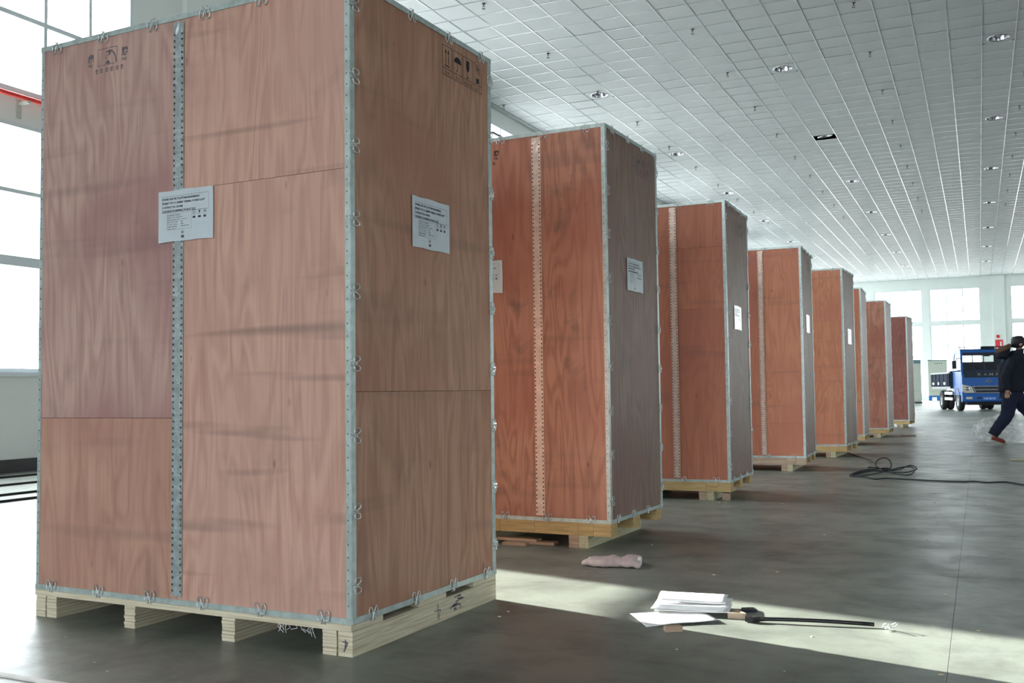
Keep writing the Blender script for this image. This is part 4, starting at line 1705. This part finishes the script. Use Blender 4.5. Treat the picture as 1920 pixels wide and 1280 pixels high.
for s_ in (-1, 1):
    wheel(s_ * .76, .80, s_)
    wheel(s_ * .80, 3.32, s_)
    wheel(s_ * .57, 3.32, s_)
    mf = MB()
    mf.prism([(1.22, .40), (1.18, .62), (.98, .80), (.62, .80), (.42, .62), (.38, .40), (.44, .40), (.48, .60), (.66, .75), (.95, .75), (1.12, .60), (1.16, .40)], s_ * .64, s_ * .87, 'x')
    tpart('mudguard', mf, 'truck_dark')

# ------------------------------------------------------------------ the person walking out of frame
PX, PY = .30, 16.95
PERSON = empty('person', (PX, PY, 0), math.radians(8))
tag(PERSON, 'person in dark jacket with fur hood and jeans walking off at the right edge', 'person')


def skin_obj(name, pts, edges, mat, parent, root=0, sub=2, smooth=1.0):
    me = bpy.data.meshes.new(name)
    keys = list(pts)
    idx = {k: i for i, k in enumerate(keys)}
    me.from_pydata([pts[k][0] for k in keys], [(idx[a], idx[b]) for a, b in edges], [])
    o = bpy.data.objects.new(name, me)
    o.parent = parent
    link(o)
    md = o.modifiers.new('skin', 'SKIN')
    md.use_smooth_shade = True
    md.branch_smoothing = smooth
    lay = me.skin_vertices[0].data
    for k in keys:
        r = pts[k][1]
        lay[idx[k]].radius = r if isinstance(r, tuple) else (r, r)
        lay[idx[k]].use_root = False
    lay[idx[root] if root in idx else 0].use_root = True
    sb = o.modifiers.new('sub', 'SUBSURF')
    sb.levels = sub
    sb.render_levels = sub
    me.materials.append(M[mat])
    return o


def hand_pts(pre, w, d, side):
    """palm and five fingers hanging from wrist w along direction d"""
    pts, ed = {}, []
    w = Vector(w)
    d = Vector(d).normalized()
    ax = Vector((1, 0, 0))
    ax = (ax - d * ax.dot(d)).normalized()
    nrm = d.cross(ax)
    pts[pre + 'p'] = (tuple(w + d * .05), (.030, .020))
    prev = pre + 'p'
    for q, (off, L) in enumerate(((-.026, .062), (-.009, .072), (.009, .068), (.025, .054))):
        a = w + d * .085 + ax * off
        pts[pre + 'k%d' % q] = (tuple(a), .0105)
        pts[pre + 'm%d' % q] = (tuple(a + d * L * .5 + nrm * side * .012), .0092)
        pts[pre + 't%d' % q] = (tuple(a + d * L * .80 + nrm * side * .036), .0080)
        ed += [(pre + 'p', pre + 'k%d' % q), (pre + 'k%d' % q, pre + 'm%d' % q), (pre + 'm%d' % q, pre + 't%d' % q)]
    a = w + d * .035 + ax * .030
    pts[pre + 'h0'] = (tuple(a), .0115)
    pts[pre + 'h1'] = (tuple(a + d * .030 + ax * .018 + nrm * side * .01), .0100)
    pts[pre + 'h2'] = (tuple(a + d * .055 + ax * .014 + nrm * side * .022), .0085)
    ed += [(pre + 'p', pre + 'h0'), (pre + 'h0', pre + 'h1'), (pre + 'h1', pre + 'h2')]
    return pts, ed


J = {
    'pelvis': (.13, 0, .80), 'belly': (.12, 0, .95), 'chest': (.13, 0, 1.14), 'upper': (.16, 0, 1.28), 'neck': (.215, 0, 1.36), 'head0': (.25, 0, 1.42),
    'hipN': (.10, -.09, .76), 'kneeN': (.03, -.10, .43), 'ankN': (-.165, -.10, .135), 'footN': (-.06, -.10, .055), 'toeN': (.02, -.10, .032),
    'hipF': (.16, .09, .76), 'kneeF': (.40, .09, .44), 'ankF': (.50, .09, .09), 'footF': (.58, .09, .05), 'toeF': (.68, .09, .05),
    'shN': (.15, -.185, 1.25), 'elN': (.02, -.25, 1.02), 'wrN': (.03, -.25, .84),
    'shF': (.17, .185, 1.25), 'elF': (.30, .24, 1.03), 'wrF': (.46, .22, .95),
}
bp_ = {
    'pelvis': (J['pelvis'], (.13, .10)), 'belly': (J['belly'], (.13, .10)), 'chest': (J['chest'], (.15, .11)), 'upper': (J['upper'], (.12, .09)), 'neck': (J['neck'], .052), 'head0': (J['head0'], .055),
    'hipN': (J['hipN'], .082), 'kneeN': (J['kneeN'], .055), 'ankN': (J['ankN'], .038), 'footN': (J['footN'], .036), 'toeN': (J['toeN'], .026),
    'hipF': (J['hipF'], .082), 'kneeF': (J['kneeF'], .055), 'ankF': (J['ankF'], .038), 'footF': (J['footF'], .036), 'toeF': (J['toeF'], .026),
    'shN': (J['shN'], .055), 'elN': (J['elN'], .042), 'wrN': (J['wrN'], .028), 'shF': (J['shF'], .055), 'elF': (J['elF'], .042), 'wrF': (J['wrF'], .028),
}
be = [('pelvis', 'belly'), ('belly', 'chest'), ('chest', 'upper'), ('upper', 'neck'), ('neck', 'head0')]
for s_ in 'NF':
    be += [('pelvis', 'hip' + s_), ('hip' + s_, 'knee' + s_), ('knee' + s_, 'ank' + s_), ('ank' + s_, 'foot' + s_), ('foot' + s_, 'toe' + s_),
           ('upper', 'sh' + s_), ('sh' + s_, 'el' + s_), ('el' + s_, 'wr' + s_)]
    hp, he = hand_pts('h' + s_, J['wr' + s_], (Vector(J['wr' + s_]) - Vector(J['el' + s_])), 1 if s_ == 'N' else -1)
    bp_.update(hp)
    be += [('wr' + s_, 'h' + s_ + 'p')] + he
# head of the same figure: skull, jaw, nose
bp_['skull'] = ((.275, 0, 1.515), (.083, .098))
bp_['crown'] = ((.262, 0, 1.575), (.062, .075))
bp_['jaw'] = ((.325, 0, 1.448), (.048, .050))
bp_['nose'] = ((.385, 0, 1.495), .012)
be += [('head0', 'skull'), ('skull', 'crown'), ('head0', 'jaw'), ('skull', 'nose')]
body = skin_obj('body', bp_, be, 'skin', PERSON, root='pelvis', sub=1)
fc = MB()
for s_ in (-1, 1):
    fc.lathe([(.001, -.012), (.009, -.008), (.012, 0), (.009, .008), (.001, .012)], (.338, s_ * .030, 1.515), 'x', 8)
    fc.lathe([(.001, -.005), (.018, -.004), (.028, .004), (.001, .006)], (.268, s_ * .094, 1.505), 'y', 10)
fc.box(.308, .322, -.018, .018, 1.447, 1.453)
fc.build('facial_features', M['skin'], body)
def loft(mb, rings, seg=20):
    """rings: (centre, half width x, half depth y, tilt about y)"""
    vs, fs = [], []
    for (c, a, b, tl) in rings:
        for k in range(seg):
            t = 2 * math.pi * k / seg
            x, y = a * math.cos(t), b * math.sin(t)
            w_ = 1 + .035 * noise.noise(Vector((c[2] * 14, t * 1.5, 3)))
            vs.append((c[0] + x * w_ * math.cos(tl), c[1] + y * w_, c[2] + x * math.sin(tl)))
    n = len(rings)
    for i in range(n - 1):
        for k in range(seg):
            l = (k + 1) % seg
            fs.append((i * seg + k, i * seg + l, (i + 1) * seg + l, (i + 1) * seg + k))
    fs.append(tuple(range(seg))[::-1])
    fs.append(tuple((n - 1) * seg + k for k in range(seg)))
    return mb.add(vs, fs, 0, True)


hb2 = MB()
loft(hb2, [((.235, 0, 1.455), .04, .05, 0), ((.235, 0, 1.47), .075, .085, 0), ((.245, 0, 1.52), .095, .102, -.25), ((.255, 0, 1.57), .10, .102, -.25), ((.262, 0, 1.61), .085, .088, -.2), ((.262, 0, 1.635), .05, .055, 0), ((.262, 0, 1.642), .01, .01, 0)])
hb2.build('hair', M['hair'], PERSON)
jb = MB()
loft(jb, [((.16, 0, .79), .195, .20, 0), ((.16, 0, .80), .21, .215, 0), ((.16, 0, .86), .205, .205, 0), ((.155, 0, .95), .195, .19, 0), ((.16, 0, 1.06), .205, .20, .02), ((.175, 0, 1.17), .215, .215, .05),
          ((.19, 0, 1.25), .195, .215, .1), ((.205, 0, 1.31), .15, .17, .15), ((.22, 0, 1.36), .105, .12, .2), ((.24, 0, 1.43), .095, .105, .2), ((.243, 0, 1.432), .08, .09, .2)])
for sh_, el_, wr_ in (('shN', 'elN', 'wrN'), ('shF', 'elF', 'wrF')):
    a, c, d = Vector(J[sh_]), Vector(J[el_]), Vector(J[wr_])
    e_ = d + (d - c).normalized() * .02
    jb.tube(spline([a + Vector((0, 0, .02)), a.lerp(c, .5) + Vector((-.01, 0, 0)), c, c.lerp(d, .6), e_], 4), .07, 14, rs=[.085 - .034 * q / 16 + .004 * math.sin(q * 1.9) for q in range(17)])
jb.build('jacket', M['jacket'], PERSON)
tb = MB()
loft(tb, [((.15, 0, .90), .15, .14, 0), ((.14, 0, .82), .165, .165, 0), ((.135, 0, .74), .165, .17, 0), ((.135, 0, .68), .13, .15, 0), ((.14, 0, .64), .06, .10, 0)])
for s_, sgn in (('N', -1), ('F', 1)):
    h_, k_, a_ = Vector(J['hip' + s_]), Vector(J['knee' + s_]), Vector(J['ank' + s_])
    tb.tube(spline([h_ + Vector((.02, 0, .03)), h_.lerp(k_, .5) + Vector((.015, 0, 0)), k_ + Vector((.01, 0, 0)), k_.lerp(a_, .55), a_.lerp(k_, .03)], 5), .09, 16,
            rs=[.122 - .050 * (q / 20) ** .8 + .004 * math.sin(q * 2.3) for q in range(21)])
tb.build('jeans', M['jeans'], PERSON)
# hood with fur trim behind the neck
hb_ = MB()
loft(hb_, [((.02, 0, 1.29), .03, .04, 0), ((.03, 0, 1.31), .09, .12, 0), ((.03, 0, 1.36), .105, .135, 0), ((.045, 0, 1.41), .10, .125, .3), ((.075, 0, 1.435), .075, .10, .4), ((.09, 0, 1.43), .03, .05, .4)])
hb_.build('hood', M['jacket'], PERSON)
fr = MB()
ringp = []
for k in range(22):
    t = 2 * math.pi * k / 22
    ringp.append(Vector((.045 + .085 * math.cos(t), .12 * math.sin(t), 1.445 + .045 * math.cos(t))))
fr.tube(ringp, .034, 8, closed=True)
for q in range(160):
    p = rnd.choice(ringp)
    d = Vector((rnd.uniform(-1, 1), rnd.uniform(-1, 1), rnd.uniform(-.6, 1))).normalized()
    p = p + d * .026
    fr.tube([p, p + d * .016], .004, 3, rs=[.007, .002], smooth=False)
tag(fr.build('fur_trim', M['fur'], PERSON), 'brown fur edge of the hood')
for s_, toe, heel in (('N', (.035, -.10, .018), (-.185, -.10, .095)), ('F', (.70, .09, .055), (.47, .09, .035))):
    t_, h_ = Vector(toe), Vector(heel)
    so = skin_obj('shoe', {'h': (tuple(h_ + Vector((.0, 0, .012))), (.046, .042)), 'm': (tuple(h_.lerp(t_, .5) + Vector((0, 0, .016))), (.048, .040)), 't': (tuple(t_ + Vector((-.02, 0, .018))), (.044, .026))}, [('h', 'm'), ('m', 't')], 'shoe', PERSON, root='m')
    sl = MB()
    up = Vector((0, 0, 1))
    dr = (t_ - h_).normalized()
    sd_ = dr.cross(up).normalized()
    nn = sd_.cross(dr)
    pl = []
    for k in range(14):
        th = 2 * math.pi * k / 14
        pl.append((h_ + t_) / 2 + dr * (.5 * (t_ - h_).length + .012) * math.cos(th) + sd_ * .040 * math.sin(th) - nn * .012)
    vs = [tuple(p) for p in pl] + [tuple(p - nn * .012) for p in pl]
    sl.add(vs, [tuple(range(14)), tuple(range(14, 28))[::-1]] + [(k, (k + 1) % 14, 14 + (k + 1) % 14, 14 + k) for k in range(14)])
    sl.build('sole', M['sole'], so)

# crumpled clear plastic sheeting dragged beside the legs
bm = bmesh.new()
bmesh.ops.create_icosphere(bm, subdivisions=5, radius=1.0)
for v in bm.verts:
    p = v.co.copy()
    n1 = noise.noise(p * 1.7) * .28 + noise.ridged_multi_fractal(p * 2.2, 1.0, 2.0, 3, 1.0, 2.0) * .06 + noise.noise(p * 6) * .07
    p *= 1 + n1
    v.co = Vector((p.x * .46, p.y * .30, max(.004, p.z * .24 + .19)))
me = bpy.data.meshes.new('plastic_sheeting')
bm.to_mesh(me)
bm.free()
for p in me.polygons:
    p.use_smooth = True
me.materials.append(M['sheet'])
o = inst('plastic_sheeting', me, None, (.42, 17.62, 0), .1)
tag(o, 'crumpled heap of clear plastic sheeting beside the legs of the walking person', 'plastic sheet')
